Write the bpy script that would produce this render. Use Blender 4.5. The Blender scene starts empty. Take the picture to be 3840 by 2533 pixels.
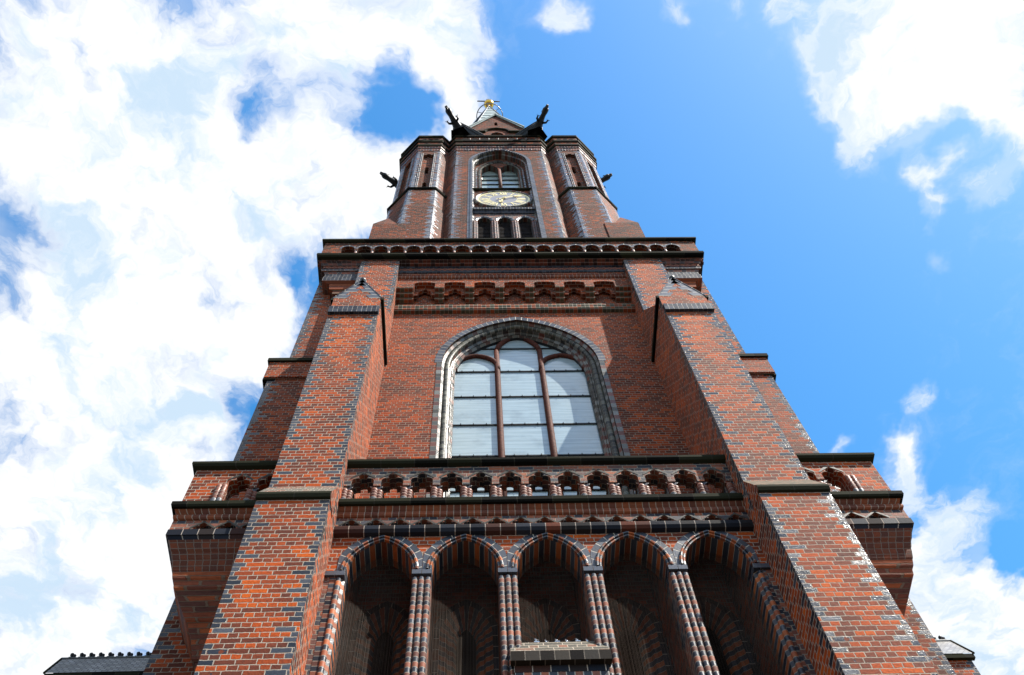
import bpy, math, random
from mathutils import Vector, Matrix
from mathutils.geometry import tessellate_polygon
random.seed(7)
SC = bpy.context.scene
COL = SC.collection
R_ = math.radians

# ------------------------------------------------------------------ camera
cam_data = bpy.data.cameras.new("camera")
cam = bpy.data.objects.new("camera", cam_data); COL.objects.link(cam)
rows = [[0.999329, -0.006826, -0.03599], [0.008882, -0.908019, 0.418835], [0.035539, 0.418873, 0.907349]]  # right, up, forward
rt, up, fw = [Vector(r) for r in rows]
cam.matrix_world = Matrix(((rt.x, up.x, -fw.x, -1.17), (rt.y, up.y, -fw.y, 0.0), (rt.z, up.z, -fw.z, 1.6), (0, 0, 0, 1)))
cam_data.sensor_fit = 'HORIZONTAL'; cam_data.sensor_width = 36.0; cam_data.lens = 33.79
cam_data.clip_start = 0.1; cam_data.clip_end = 20000
SC.camera = cam

# ------------------------------------------------------------------ light and exposure
EXPOSURE = 1.1
SUN = 5.0
SKY = 0.1
SC.view_settings.view_transform = 'Standard'; SC.view_settings.look = 'None'
SC.view_settings.exposure = EXPOSURE; SC.view_settings.gamma = 1.0
SUN_EL, SUN_ROT = R_(55), R_(120)
sd = bpy.data.lights.new("sun", 'SUN'); sd.energy = SUN; sd.angle = R_(0.5); sd.color = (1.0, 0.95, 0.87)
so = bpy.data.objects.new("sun", sd); COL.objects.link(so); so.location = (40, -30, 90)
S = Vector((math.sin(SUN_ROT) * math.cos(SUN_EL), math.cos(SUN_ROT) * math.cos(SUN_EL), math.sin(SUN_EL)))
so.rotation_euler = S.to_track_quat('Z', 'Y').to_euler()


class N:
    """small node-writing helper"""
    def __init__(s, nt):
        s.nt = nt; s.n = nt.nodes; s.l = nt.links
    def new(s, t, **k):
        o = s.n.new(t)
        for a, b in k.items(): setattr(o, a, b)
        return o
    def put(s, sock, v):
        if v is None: return
        if hasattr(v, 'is_output') or isinstance(v, bpy.types.NodeSocket): s.l.new(v, sock)
        elif isinstance(v, (int, float)):
            sock.default_value = v if sock.type == 'VALUE' else ((v, v, v) if sock.type == 'VECTOR' else (v, v, v, 1))
        else:
            v = tuple(v)
            sock.default_value = v if len(v) == len(sock.default_value) else (v + (1,))[:len(sock.default_value)]
    def m(s, op, a, b=None, c=None, clamp=False):
        o = s.new('ShaderNodeMath', operation=op, use_clamp=clamp)
        s.put(o.inputs[0], a); s.put(o.inputs[1], b); s.put(o.inputs[2], c)
        return o.outputs[0]
    def vm(s, op, a, b=None):
        o = s.new('ShaderNodeVectorMath', operation=op)
        s.put(o.inputs[0], a); s.put(o.inputs[1], b)
        return o.outputs['Value'] if op in ('LENGTH', 'DISTANCE', 'DOT_PRODUCT') else o.outputs[0]
    def mr(s, v, a, b, c=0.0, d=1.0, smooth=True):
        o = s.new('ShaderNodeMapRange', interpolation_type='SMOOTHSTEP' if smooth else 'LINEAR')
        for i, x in enumerate((v, a, b, c, d)): s.put(o.inputs[i], x)
        return o.outputs[0]
    def mix(s, f, a, b, t='MIX'):
        o = s.new('ShaderNodeMix', data_type='RGBA', blend_type=t)
        s.put(o.inputs[0], f); s.put(o.inputs[6], a); s.put(o.inputs[7], b)
        return o.outputs[2]
    def noise(s, vec, scale, detail=3, rough=0.55, dim='3D'):
        o = s.new('ShaderNodeTexNoise', noise_dimensions=dim)
        s.put(o.inputs['Vector'], vec); s.put(o.inputs['Scale'], scale); s.put(o.inputs['Detail'], detail); s.put(o.inputs['Roughness'], rough)
        return o.outputs[0]
    def ramp(s, v, stops, mode='LINEAR'):
        o = s.new('ShaderNodeValToRGB'); cr = o.color_ramp; cr.interpolation = mode
        while len(cr.elements) < len(stops): cr.elements.new(1.0)
        for e, (p, c) in zip(cr.elements, stops): e.position = p; e.color = tuple(c) + (1,)
        s.put(o.inputs[0], v); return o.outputs[0]
    def xyz(s, v):
        o = s.new('ShaderNodeSeparateXYZ'); s.put(o.inputs[0], v); return o.outputs
    def comb(s, x, y, z=0.0):
        o = s.new('ShaderNodeCombineXYZ')
        for i, q in enumerate((x, y, z)): s.put(o.inputs[i], q)
        return o.outputs[0]


# sky: Nishita air with a broken layer of cumulus drifting over; positions are tangents of the zenith angle
CLOUDS = [(-0.44, 0.12, 0.1004, 0.8), (-0.331, 0.145, 0.0886, 0.75), (-0.205, 0.12, 0.0829, 0.9), (-0.103, 0.107, 0.0737, 0.9), (-0.04, 0.115, 0.0479, 0.8), (-0.01, 0.14, 0.0265, 0.5), (-0.054, 0.17, 0.0315, 0.55), (-0.402, 0.235, 0.1211, 0.75), (-0.279, 0.235, 0.0932, 0.85), (-0.32, 0.343, 0.1472, 1), (-0.457, 0.413, 0.1518, 1), (-0.463, 0.235, 0.0559, 0.5), (-0.155, 0.236, 0.0512, 0.65), (-0.178, 0.3, 0.0625, 0.65), (-0.12, 0.325, 0.0535, 0.6), (-0.234, 0.314, 0.0775, 0.7), (-0.221, 0.425, 0.0356, 0.5), (-0.308, 0.467, 0.1137, 1), (-0.462, 0.578, 0.1777, 1.1), (-0.36, 0.639, 0.1099, 1), (-0.544, 0.797, 0.1729, 1.1), (-0.436, 0.834, 0.1164, 1), (-0.607, 0.946, 0.1198, 1), (-0.051, 0.204, 0.0275, 0.55), (-0.071, 0.259, 0.033, 0.55), (-0.104, 0.286, 0.0287, 0.5), (-0.14, 0.149, 0.0577, 0.7), (0.417, 0.118, 0.0829, 1.15), (0.466, 0.169, 0.0584, 0.8), (0.499, 0.131, 0.088, 1.2), (0.566, 0.156, 0.0893, 1.1), (0.374, 0.131, 0.0352, 0.8), (0.418, 0.178, 0.0497, 0.9), (0.413, 0.232, 0.0325, 0.7), (0.547, 0.205, 0.0412, 0.8), (0.585, 0.237, 0.0373, 0.8), (0.313, 0.098, 0.0259, 0.8), (0.089, 0.103, 0.0216, 0.6), (0.085, 0.127, 0.0154, 0.45), (0.196, 0.098, 0.0194, 0.5), (0.495, 0.269, 0.026, 0.65), (0.512, 0.308, 0.0217, 0.55), (0.559, 0.284, 0.0238, 0.6), (0.472, 0.223, 0.0278, 0.4), (0.602, 0.733, 0.0562, 0.9), (0.588, 0.808, 0.0689, 0.9), (0.666, 0.875, 0.0759, 0.9), (0.739, 0.937, 0.0889, 1), (0.642, 0.935, 0.0948, 1), (0.713, 0.983, 0.0959, 1), (0.521, 0.628, 0.03, 0.6), (0.546, 0.673, 0.0332, 0.7), (0.53, 0.559, 0.0266, 0.55), (0.437, 0.624, 0.0218, 0.55), (0.271, 0.281, 0.0143, 0.4), (0.53, 0.373, 0.0198, 0.35), (0.256, 0.094, 0.0129, 0.4), (-0.041, 0.187, 0.0363, 0.6), (-0.056, 0.236, 0.0419, 0.6), (-0.113, 0.296, 0.0528, 0.6), (-0.14, 0.277, 0.0428, 0.5), (-0.183, 0.258, 0.0565, 0.6), (-0.153, 0.334, 0.044, 0.6), (-0.222, 0.384, 0.0599, 0.6), (-0.097, 0.189, 0.0318, -0.6), (-0.118, 0.218, 0.0208, -0.4), (-0.076, 0.178, 0.0181, -0.3), (-0.119, 0.236, 0.0186, -0.4), (-0.475, 0.316, 0.0339, -0.7), (-0.206, 0.213, 0.0276, -0.45), (-0.201, 0.157, 0.0223, -0.35), (-0.199, 0.384, 0.03, -0.6), (-0.28, 0.568, 0.0322, -0.9), (0.5, 0.223, 0.0278, -0.6), (0.688, 0.79, 0.0314, -0.8), (0.133, 0.222, 0.1156, -0.5), (0.279, 0.317, 0.1453, -0.5), (0.389, 0.42, 0.1265, -0.4), (0.413, 0.59, 0.0808, -0.3), (-0.434, 0.222, 0.037, -0.3)]
def make_world():
    w = bpy.data.worlds.new("World"); SC.world = w; w.use_nodes = True
    w.node_tree.nodes.clear(); g = N(w.node_tree)
    out = g.new('ShaderNodeOutputWorld'); bg = g.new('ShaderNodeBackground')
    sky = g.new('ShaderNodeTexSky', sky_type='NISHITA'); sky.sun_disc = False
    sky.sun_elevation = SUN_EL; sky.sun_rotation = SUN_ROT; sky.air_density = 1.0; sky.dust_density = 0.6; sky.ozone_density = 1.5
    tc = g.new('ShaderNodeTexCoord'); d = g.xyz(tc.outputs['Generated'])
    z = g.m('MAXIMUM', d[2], 0.06)
    q = g.comb(g.m('DIVIDE', d[0], z), g.m('DIVIDE', d[1], z))
    def warped(v, sc, amt, seed):
        wn = g.new('ShaderNodeTexNoise', noise_dimensions='2D'); g.put(wn.inputs['Vector'], g.vm('ADD', v, seed)); g.put(wn.inputs['Scale'], sc); g.put(wn.inputs['Detail'], 5.0); g.put(wn.inputs['Roughness'], 0.6)
        o = g.vm('SCALE', g.vm('SUBTRACT', wn.outputs['Color'], (0.5, 0.5, 0.5))); o.node.inputs['Scale'].default_value = amt
        return g.vm('MULTIPLY', g.vm('ADD', v, o), (1, 1, 0))
    p = warped(q, 6.0, 0.13, (0.3, 0.9, 0))
    tot = None
    for cx, cy, r, wt in CLOUDS:
        v = g.mr(g.vm('DISTANCE', p, (cx, cy, 0)), r * 1.45, 0.0, 0.0, wt)
        tot = v if tot is None else g.m('ADD', tot, v)
    # scattered cumulus over the rest of the sky, behind the viewer and beyond the frame
    far = g.m('MAXIMUM', g.mr(d[1], 0.03, -0.25), g.mr(g.m('ABSOLUTE', d[0]), 0.62, 0.8))
    tot = g.m('ADD', g.m('MINIMUM', tot, 1.22), g.m('MULTIPLY', far, g.mr(g.noise(q, 1.1, 2, 0.5, '2D'), 0.38, 0.6, 0.0, 1.0)))
    big = g.noise(g.vm('ADD', p, (3.1, 1.7, 0)), 8.0, 12, 0.58, '2D')
    p2 = warped(p, 30.0, 0.03, (5.3, 0.2, 0))
    fine = g.noise(g.vm('ADD', p2, (7.7, 2.2, 0)), 24.0, 10, 0.6, '2D')
    dens = g.m('ADD', tot, g.m('MULTIPLY', g.mr(tot, 0.0, 0.45, 0.3, 1.0), g.m('ADD', g.m('MULTIPLY', g.m('SUBTRACT', big, 0.5), 2.3), g.m('MULTIPLY', g.m('SUBTRACT', fine, 0.5), 1.4))))
    veil = g.mr(g.noise(g.vm('ADD', p, (4.4, 5.5, 0)), 3.2, 5, 0.6, '2D'), 0.35, 0.7, 0.0, 0.3)
    mask = g.m('MAXIMUM', g.m('POWER', g.mr(dens, MLO, MHI), 0.9), g.m('MULTIPLY', veil, g.mr(tot, 0.0, 0.5)))
    shade = g.noise(g.vm('ADD', p2, (1.3, 9.1, 0)), 7.5, 8, 0.6, '2D')
    thick = g.m('MULTIPLY', g.mr(shade, 0.46, 0.68), g.mr(dens, 0.5, 1.1))
    ccol = g.mix(thick, (CL * 1.0, CL * 1.01, CL * 1.02), (CL * 0.6, CL * 0.76, CL * 0.92))
    hs = g.new('ShaderNodeHueSaturation'); hs.inputs['Saturation'].default_value = SKY_SAT; hs.inputs['Value'].default_value = SKY_VAL
    hs.inputs['Hue'].default_value = SKY_HUE
    g.put(hs.inputs['Color'], sky.outputs[0])
    g.put(bg.inputs['Color'], g.mix(mask, hs.outputs[0], ccol)); bg.inputs['Strength'].default_value = SKY
    g.l.new(bg.outputs[0], out.inputs[0])
    w.cycles.sampling_method = 'MANUAL'; w.cycles.sample_map_resolution = 512
CL, SKY_SAT, SKY_VAL, SKY_HUE, MLO, MHI = 5.0, 1.38, 1.42, 0.492, -0.06, 1.16
make_world()

# ------------------------------------------------------------------ materials
def new_mat(name):
    m = bpy.data.materials.new(name); m.use_nodes = True; m.node_tree.nodes.clear()
    g = N(m.node_tree); out = g.new('ShaderNodeOutputMaterial'); b = g.new('ShaderNodeBsdfPrincipled')
    g.l.new(b.outputs[0], out.inputs[0]); return m, g, b

RED = [(0.0, (0.106, 0.029, 0.017)), (0.18, (0.1537, 0.0361, 0.017)), (0.45, (0.2597, 0.0484, 0.0143)), (0.75, (0.4028, 0.0678, 0.0116)), (1.0, (0.5618, 0.1056, 0.0095))]
OLD = [(0.0, (0.0297, 0.0123, 0.0075)), (0.2, (0.0583, 0.0185, 0.0095)), (0.5, (0.1272, 0.0299, 0.0116)), (0.78, (0.2226, 0.044, 0.0109)), (1.0, (0.424, 0.0748, 0.0088))]
DARK = [(0.0, (0.012, 0.014, 0.02)), (0.5, (0.024, 0.028, 0.038)), (1.0, (0.05, 0.056, 0.07))]
SLATE = [(0.0, (0.016, 0.019, 0.027)), (0.5, (0.034, 0.039, 0.052)), (1.0, (0.075, 0.08, 0.095))]
MIXED = [(0.0, (0.02, 0.022, 0.03)), (0.14, (0.05, 0.05, 0.06)), (0.25, (0.11, 0.05, 0.04)), (0.7, (0.26, 0.08, 0.04)), (1.0, (0.36, 0.11, 0.04))]


def brick_mat(name, pal=RED, quoin=SLATE, mortar=(0.47, 0.39, 0.31), L=0.295, H=0.106, J=0.013, bond='cross', seed=0.0, grime=0.35, qgloss=0.14, gloss=0.0, spec=0.07, qspec=0.24, qflat=0.45, pale=.16):
    m, g, b = new_mat(name)
    uv = g.new('ShaderNodeUVMap', uv_map='uv').outputs[0]; ed = g.new('ShaderNodeUVMap', uv_map='edge').outputs[0]
    geo = g.new('ShaderNodeNewGeometry').outputs['Position']
    wob = g.new('ShaderNodeTexNoise', noise_dimensions='2D'); g.put(wob.inputs['Vector'], uv); g.put(wob.inputs['Scale'], 9.0); g.put(wob.inputs['Detail'], 3.0)
    w2 = g.vm('SCALE', g.vm('SUBTRACT', wob.outputs['Color'], (.5, .5, .5))); w2.node.inputs['Scale'].default_value = 0.022
    uvw = g.xyz(g.vm('ADD', uv, w2)); u, v = uvw[0], g.m('ADD', uvw[1], 50 * H)
    e = g.xyz(ed)
    row = g.m('FLOOR', g.m('DIVIDE', v, H)); fv = g.m('SUBTRACT', g.m('DIVIDE', v, H), row)
    if bond == 'cross':
        par = g.m('FLOORED_MODULO', row, 2.0)
        alt = g.m('FLOORED_MODULO', g.m('FLOOR', g.m('MULTIPLY', row, 0.5)), 2.0)
        W = g.m('MULTIPLY', L * 0.5, g.m('ADD', par, 1.0))
        off = g.m('MULTIPLY', par, g.m('ADD', L * 0.25, g.m('MULTIPLY', alt, L * 0.5)))
    else:
        par = g.m('FLOORED_MODULO', row, 2.0); W = L; off = g.m('MULTIPLY', par, L * (0.5 if bond == 'run' else 0.0))
    rn = g.new('ShaderNodeTexWhiteNoise', noise_dimensions='1D'); g.put(rn.inputs['W'], g.m('ADD', row, seed + .37))
    uo = g.m('ADD', u, g.m('ADD', off, g.m('MULTIPLY', rn.outputs[0], 0.03)))
    cu = g.m('DIVIDE', uo, W); col = g.m('FLOOR', cu); fu = g.m('SUBTRACT', cu, col)
    wn = g.new('ShaderNodeTexWhiteNoise', noise_dimensions='3D'); g.put(wn.inputs['Vector'], g.comb(g.m('ADD', col, seed), row, 3.3))
    rnd = wn.outputs[0]; rc = g.xyz(wn.outputs[1])
    du = g.m('MULTIPLY', g.m('MINIMUM', fu, g.m('SUBTRACT', 1.0, fu)), W); dv = g.m('MULTIPLY', g.m('MINIMUM', fv, g.m('SUBTRACT', 1.0, fv)), H)
    rag = g.m('MULTIPLY', g.m('SUBTRACT', g.noise(uv, 38.0, 2, .5, '2D'), 0.5), 0.009)
    dd = g.m('ADD', g.m('MINIMUM', du, dv), rag)
    body = g.mr(dd, J * 0.42, J * 0.42 + 0.005)
    # glazed corner bricks: whole bricks whose centre lies near a flagged edge, long and short by course
    cL = g.m('ADD', e[0], g.m('MULTIPLY', g.m('SUBTRACT', 0.5, fu), W)); cR = g.m('SUBTRACT', e[1], g.m('MULTIPLY', g.m('SUBTRACT', 0.5, fu), W))
    thr = g.m('ADD', 0.13, g.m('MULTIPLY', g.m('MULTIPLY_ADD', par, 0.6, g.m('MULTIPLY', rc[2], 0.4)), 0.11))
    isq = g.m('MULTIPLY', g.m('LESS_THAN', g.m('MINIMUM', cL, cR), thr), g.m('LESS_THAN', rc[1], 0.88))
    patch = g.noise(geo, 0.55, 3)
    val = g.m('ADD', g.m('MULTIPLY', rnd, 0.86), g.m('MULTIPLY', g.m('SUBTRACT', patch, 0.5), 0.75), clamp=True)
    bc = g.mix(isq, g.ramp(val, pal), g.ramp(rc[0], quoin))
    speck = g.noise(uv, 22.0, 5, 0.65, '2D')
    bc = g.mix(g.mr(speck, 0.44, 0.7, 0.0, 0.6), bc, g.mix(0.55, bc, (0.02, 0.016, 0.016)))
    mcol = g.mix(g.noise(geo, 2.3, 4), mortar, [c * 0.6 for c in mortar])
    c = g.mix(body, mcol, bc)
    # rain streaks and soot with their own shape
    gp = g.vm('MULTIPLY', geo, (1.0, 1.0, 0.28))
    stain = g.mr(g.noise(gp, 0.9, 6, 0.65), 0.52, 0.74, 0.0, grime)
    c = g.mix(stain, c, g.mix(0.5, c, (0.022, 0.018, 0.017)))
    bloom = g.mr(g.noise(g.vm('MULTIPLY', geo, (1.3, 1.3, .8)), 1.7, 7, 0.7), 0.56, 0.78, 0.0, pale)
    c = g.mix(bloom, c, g.mix(0.55, c, (.34, .25, .2)))
    g.put(b.inputs['Base Color'], c)
    rq = g.mix(isq, 0.74 - 0.3 * gloss, g.m('ADD', qgloss, g.m('MULTIPLY', rc[2], 0.1)))
    g.put(b.inputs['Roughness'], g.mix(body, 0.9, rq))
    b.inputs['IOR'].default_value = 1.5
    g.put(b.inputs['Specular IOR Level'], g.mix(g.m('MULTIPLY', isq, body), spec, qspec))
    hgt = g.m('ADD', g.m('MULTIPLY', body, 1.0), g.m('MULTIPLY', g.m('SUBTRACT', 1.0, g.m('MULTIPLY', isq, qflat)), g.m('ADD', g.m('MULTIPLY', speck, 0.5), g.m('MULTIPLY', g.m('MULTIPLY', g.m('SUBTRACT', fu, 0.5), g.m('SUBTRACT', rc[0], 0.5)), 1.3))))
    bp = g.new('ShaderNodeBump'); bp.inputs['Strength'].default_value = 0.9; bp.inputs['Distance'].default_value = 0.014
    g.put(bp.inputs['Height'], hgt); g.l.new(bp.outputs[0], b.inputs['Normal'])
    return m


def course_mat(name, palA, palB, Sx=0.105, J=0.008, mortar=(0.3, 0.26, 0.21), alternate=True, glossA=0.22, glossB=0.5, cross=0.0, ior=1.6, spec=0.5):
    """special bricks laid along u, one every Sx metres, alternating between two glazes"""
    m, g, b = new_mat(name)
    uv = g.new('ShaderNodeUVMap', uv_map='uv').outputs[0]; x = g.xyz(uv)
    u = g.m('ADD', x[0], 100 * Sx)
    k = g.m('DIVIDE', u, Sx); i = g.m('FLOOR', k); f = g.m('SUBTRACT', k, i)
    d = g.m('MULTIPLY', g.m('MINIMUM', f, g.m('SUBTRACT', 1.0, f)), Sx)
    j = 0.0
    if cross:
        kv = g.m('DIVIDE', g.m('ADD', x[1], 20 * cross), cross); j = g.m('FLOOR', kv); fv = g.m('SUBTRACT', kv, j)
        d = g.m('MINIMUM', d, g.m('MULTIPLY', g.m('MINIMUM', fv, g.m('SUBTRACT', 1.0, fv)), cross))
    body = g.mr(g.m('ADD', d, g.m('MULTIPLY', g.m('SUBTRACT', g.noise(uv, 40.0, 2, .5, '2D'), .5), .006)), J * .4, J * .4 + .004)
    wn = g.new('ShaderNodeTexWhiteNoise', noise_dimensions='2D'); g.put(wn.inputs['Vector'], g.comb(i, j)); r = g.xyz(wn.outputs[1])
    sel = g.m('FLOORED_MODULO', i, 2.0) if alternate else g.m('GREATER_THAN', wn.outputs[0], 0.55)
    bc = g.mix(sel, g.ramp(r[0], palA), g.ramp(r[0], palB))
    sp = g.noise(uv, 25.0, 4, .6, '2D')
    bc = g.mix(g.mr(sp, .45, .75, 0, .5), bc, g.mix(.5, bc, (.02, .017, .017)))
    g.put(b.inputs['Base Color'], g.mix(body, mortar, bc))
    g.put(b.inputs['Roughness'], g.mix(body, .9, g.m('ADD', g.mix(sel, glossA, glossB), g.m('MULTIPLY', r[1], .12))))
    b.inputs['IOR'].default_value = ior; b.inputs['Specular IOR Level'].default_value = spec
    bp = g.new('ShaderNodeBump'); bp.inputs['Strength'].default_value = .6; bp.inputs['Distance'].default_value = .01
    g.put(bp.inputs['Height'], g.m('ADD', body, g.m('MULTIPLY', sp, .4))); g.l.new(bp.outputs[0], b.inputs['Normal'])
    return m


def plain_mat(name, col, col2=None, scale=3.0, rough=.6, metal=0.0, bump=.3, ior=1.5, stretch=(1, 1, 1), spec=.4):
    m, g, b = new_mat(name)
    p = g.vm('MULTIPLY', g.new('ShaderNodeTexCoord').outputs['Object'], stretch)
    n = g.noise(p, scale, 6, .62)
    g.put(b.inputs['Base Color'], g.mix(g.mr(n, .35, .68), col, col2 or [c * .55 for c in col]))
    g.put(b.inputs['Roughness'], g.m('ADD', rough, g.m('MULTIPLY', g.m('SUBTRACT', n, .5), .25)))
    b.inputs['Metallic'].default_value = metal; b.inputs['IOR'].default_value = ior; b.inputs['Specular IOR Level'].default_value = spec
    if bump:
        bp = g.new('ShaderNodeBump'); bp.inputs['Strength'].default_value = bump; bp.inputs['Distance'].default_value = .01
        g.put(bp.inputs['Height'], g.noise(p, scale * 6, 4)); g.l.new(bp.outputs[0], b.inputs['Normal'])
    return m


BR = brick_mat('red_brick')
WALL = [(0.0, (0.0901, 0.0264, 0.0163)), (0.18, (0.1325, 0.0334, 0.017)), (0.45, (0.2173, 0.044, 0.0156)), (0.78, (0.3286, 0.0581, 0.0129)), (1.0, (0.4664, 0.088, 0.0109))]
BRM = brick_mat('red_brick_wall', pal=WALL, seed=5.0, pale=.3, mortar=(.37, .29, .225), grime=.7)
BRT = brick_mat('weathered_brick', pal=OLD, quoin=[(0, (.06, .065, .08)), (.5, (.13, .135, .155)), (1, (.24, .24, .26))], seed=11.0, mortar=(.23, .19, .15), pale=.2, grime=.75, qgloss=.16, qflat=.3)
BRX = brick_mat('mixed_brick', pal=MIXED, seed=17.0, mortar=(.3, .26, .21), spec=.2)
BANDS = course_mat('banded_glazed_brick', DARK, [(0, (.06, .028, .022)), (.5, (.12, .045, .032)), (1, (.2, .065, .035))], glossA=.42, glossB=.65, ior=1.5, spec=.12)
VOUS = course_mat('striped_voussoirs', DARK, [(0, (.13, .035, .016)), (.6, (.26, .062, .018)), (1, (.36, .09, .02))], Sx=.115, glossA=.3, glossB=.65, spec=.2)
HOOD = course_mat('slate_blue_voussoirs', SLATE, SLATE, Sx=.2, J=.016, mortar=(.42, .38, .31), glossA=.35, glossB=.35, spec=0.3)
JAMB = course_mat('polychrome_jamb', ior=1.5, spec=.3, palA= [(0, (.07, .028, .02)), (.45, (.14, .04, .022)), (.7, (.02, .02, .018)), (1, (.05, .048, .034))], palB=[(0, (.03, .032, .03)), (.5, (.08, .082, .072)), (1, (.19, .195, .18))], Sx=.2, glossA=.4, glossB=.2)
ROLL = course_mat('glazed_roll', Sx=.15, palA=[(0, (.015, .017, .017)), (.5, (.03, .032, .026)), (1, (.07, .068, .045))], palB=[(0, (.03, .03, .026)), (.5, (.075, .075, .06)), (1, (.14, .14, .115))], glossA=.35, glossB=.4, ior=1.5, spec=.16)
BLACKT = course_mat('black_glazed_tiles', DARK, DARK, Sx=.125, J=.012, mortar=(.1, .09, .085), glossA=.35, glossB=.4, cross=.2, ior=1.45, spec=0.15)
BLACKL = course_mat('long_black_tiles', DARK, [(0, (.02, .02, .026)), (.8, (.02, .018, .018)), (1, (.12, .035, .02))], Sx=.27, J=.014, mortar=(.36, .3, .25), glossA=.6, glossB=.65, alternate=False, ior=1.45, spec=.06)
TILES = course_mat('orange_dark_tiles', [(0, (.14, .04, .02)), (.5, (.26, .065, .022)), (1, (.36, .1, .025))], [(0, (.02, .02, .022)), (.5, (.04, .035, .022)), (1, (.085, .08, .05))], Sx=.13, J=.012, mortar=(.22, .17, .13), alternate=False, cross=.14, glossA=.6, glossB=.45, ior=1.45, spec=0.12)
ORANGE = course_mat('orange_roll', [(0, (.1, .035, .022)), (.5, (.2, .055, .022)), (1, (.34, .09, .025))], [(0, (.03, .022, .025)), (.6, (.12, .04, .025)), (1, (.2, .06, .025))], Sx=.125, J=.012, mortar=(.3, .24, .19), alternate=False, glossA=.6, glossB=.55, ior=1.4, spec=0.12)
SOLDIER = course_mat('soldier_bricks', DARK, [(0, (.1, .05, .04)), (.5, (.3, .085, .035)), (1, (.36, .11, .05))], Sx=.125, J=.014, mortar=(.42, .38, .32), glossA=.35, glossB=.5, cross=.3, spec=0.25)
TERRA = course_mat('terracotta', [(0, (.13, .04, .024)), (.6, (.2, .06, .034)), (1, (.26, .085, .05))], [(0, (.16, .05, .03)), (.75, (.2, .065, .036)), (.85, (.03, .03, .04)), (1, (.12, .12, .13))], Sx=.11, J=.008, glossA=.6, glossB=.4, alternate=False, spec=.18)
GREYT = plain_mat('weathered_grey_tile', (.05, .045, .034), (.024, .02, .016), 5.0, .6, spec=.2)
COPE = course_mat('dark_coping', [(0, (.004, .004, .003)), (.6, (.009, .009, .006)), (1, (.02, .019, .011))], [(0, (.005, .005, .004)), (.7, (.012, .012, .008)), (1, (.024, .025, .013))], Sx=.66, J=.014, mortar=(.035, .032, .025), alternate=False, glossA=.75, glossB=.8, ior=1.45, spec=.04)
MOSS = plain_mat('mossy_weathering', (.06, .058, .038), (.17, .11, .075), 9.0, .85, spec=.1)
IRON = plain_mat('black_iron', (.010, .011, .012), (.022, .024, .026), 6.0, .5, spec=.2)
LEAD = plain_mat('dull_lead', (.06, .07, .075), (.03, .034, .036), 3.0, .5)
COPPER = plain_mat('pale_copper', (.36, .42, .40), (.26, .32, .305), 1.1, .55, stretch=(1, 1, .25))
GOLD = plain_mat('gilding', (.85, .52, .09), (.6, .34, .05), 4.0, .25, metal=1.0, bump=0)
GILT = plain_mat('gilt_paint', (.92, .82, .46), (.85, .72, .36), 6.0, .4, bump=0)
DIAL = plain_mat('grey_dial', (.30, .29, .31), (.24, .235, .255), 2.0, .4, bump=0)
LOUV = plain_mat('louver_boards', (.035, .028, .027), (.07, .058, .054), 3.0, .7, spec=.15)
REDT = plain_mat('red_tracery', (.10, .032, .02), (.045, .018, .014), 14.0, .7, spec=.08)
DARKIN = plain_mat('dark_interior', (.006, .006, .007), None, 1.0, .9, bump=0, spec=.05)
WIRE = plain_mat('net_wire', (.05, .036, .028), (.09, .07, .055), 1.0, .4, spec=.3)
STEEL = plain_mat('bright_spikes', (.75, .77, .8), None, 3.0, .2, metal=.9)
EARTH = plain_mat('paving_stone', (.075, .07, .064), (.05, .047, .043), .6, .8)


def glass_mat(name, col, dirt, wave):
    m, g, b = new_mat(name)
    uv = g.new('ShaderNodeUVMap', uv_map='uv').outputs[0]
    st = g.vm('MULTIPLY', uv, (.35, 6.5, 1))
    n = g.noise(st, 2.0, 4, .6, '2D'); n2 = g.noise(uv, 1.3, 4, .6, '2D')
    line = g.mr(g.m('ABSOLUTE', g.m('SUBTRACT', g.m('FRACT', g.m('MULTIPLY', g.xyz(uv)[1], 5.2)), .5)), .36, .49, 0, .35)
    c = g.mix(g.mr(n, .35, .7), col, [x * .8 for x in col]); c = g.mix(g.m('MULTIPLY', g.m('ADD', g.mr(n2, .5, .8, 0, .4), line), dirt), c, [x * .45 for x in col])
    g.put(b.inputs['Base Color'], c); b.inputs['Roughness'].default_value = .12; b.inputs['IOR'].default_value = 1.6
    b.inputs['Coat Weight'].default_value = .5; b.inputs['Coat Roughness'].default_value = .03
    bp = g.new('ShaderNodeBump'); bp.inputs['Strength'].default_value = wave; bp.inputs['Distance'].default_value = .02
    g.put(bp.inputs['Height'], n); g.l.new(bp.outputs[0], b.inputs['Normal'])
    return m
GLASS = glass_mat('milky_protective_glass', (.35, .44, .47), 1.0, .12)
GLASS2 = glass_mat('pale_green_glass', (.40, .50, .46), 1.2, .3)


def roof_mat(name):
    m, g, b = new_mat(name)
    uv = g.new('ShaderNodeUVMap', uv_map='uv').outputs[0]; x = g.xyz(uv)
    bt = g.new('ShaderNodeTexBrick'); g.put(bt.inputs['Vector'], uv); bt.offset = .5
    for k, q in (('Color1', (.13, .125, .125, 1)), ('Color2', (.27, .265, .26, 1)), ('Mortar', (.02, .02, .02, 1)), ('Scale', 1.0), ('Mortar Size', .014), ('Brick Width', .17), ('Row Height', .12)): bt.inputs[k].default_value = q
    g.put(b.inputs['Base Color'], g.mix(g.mr(g.noise(uv, 3., 5), .4, .7, 0, .6), bt.outputs[0], (.1, .1, .085))); b.inputs['Roughness'].default_value = .4
    bp = g.new('ShaderNodeBump'); bp.inputs['Distance'].default_value = .03
    g.put(bp.inputs['Height'], g.m('FRACT', g.m('DIVIDE', x[1], -.12))); g.l.new(bp.outputs[0], b.inputs['Normal'])
    return m
SLATES = roof_mat('slate_tiles')


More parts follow.
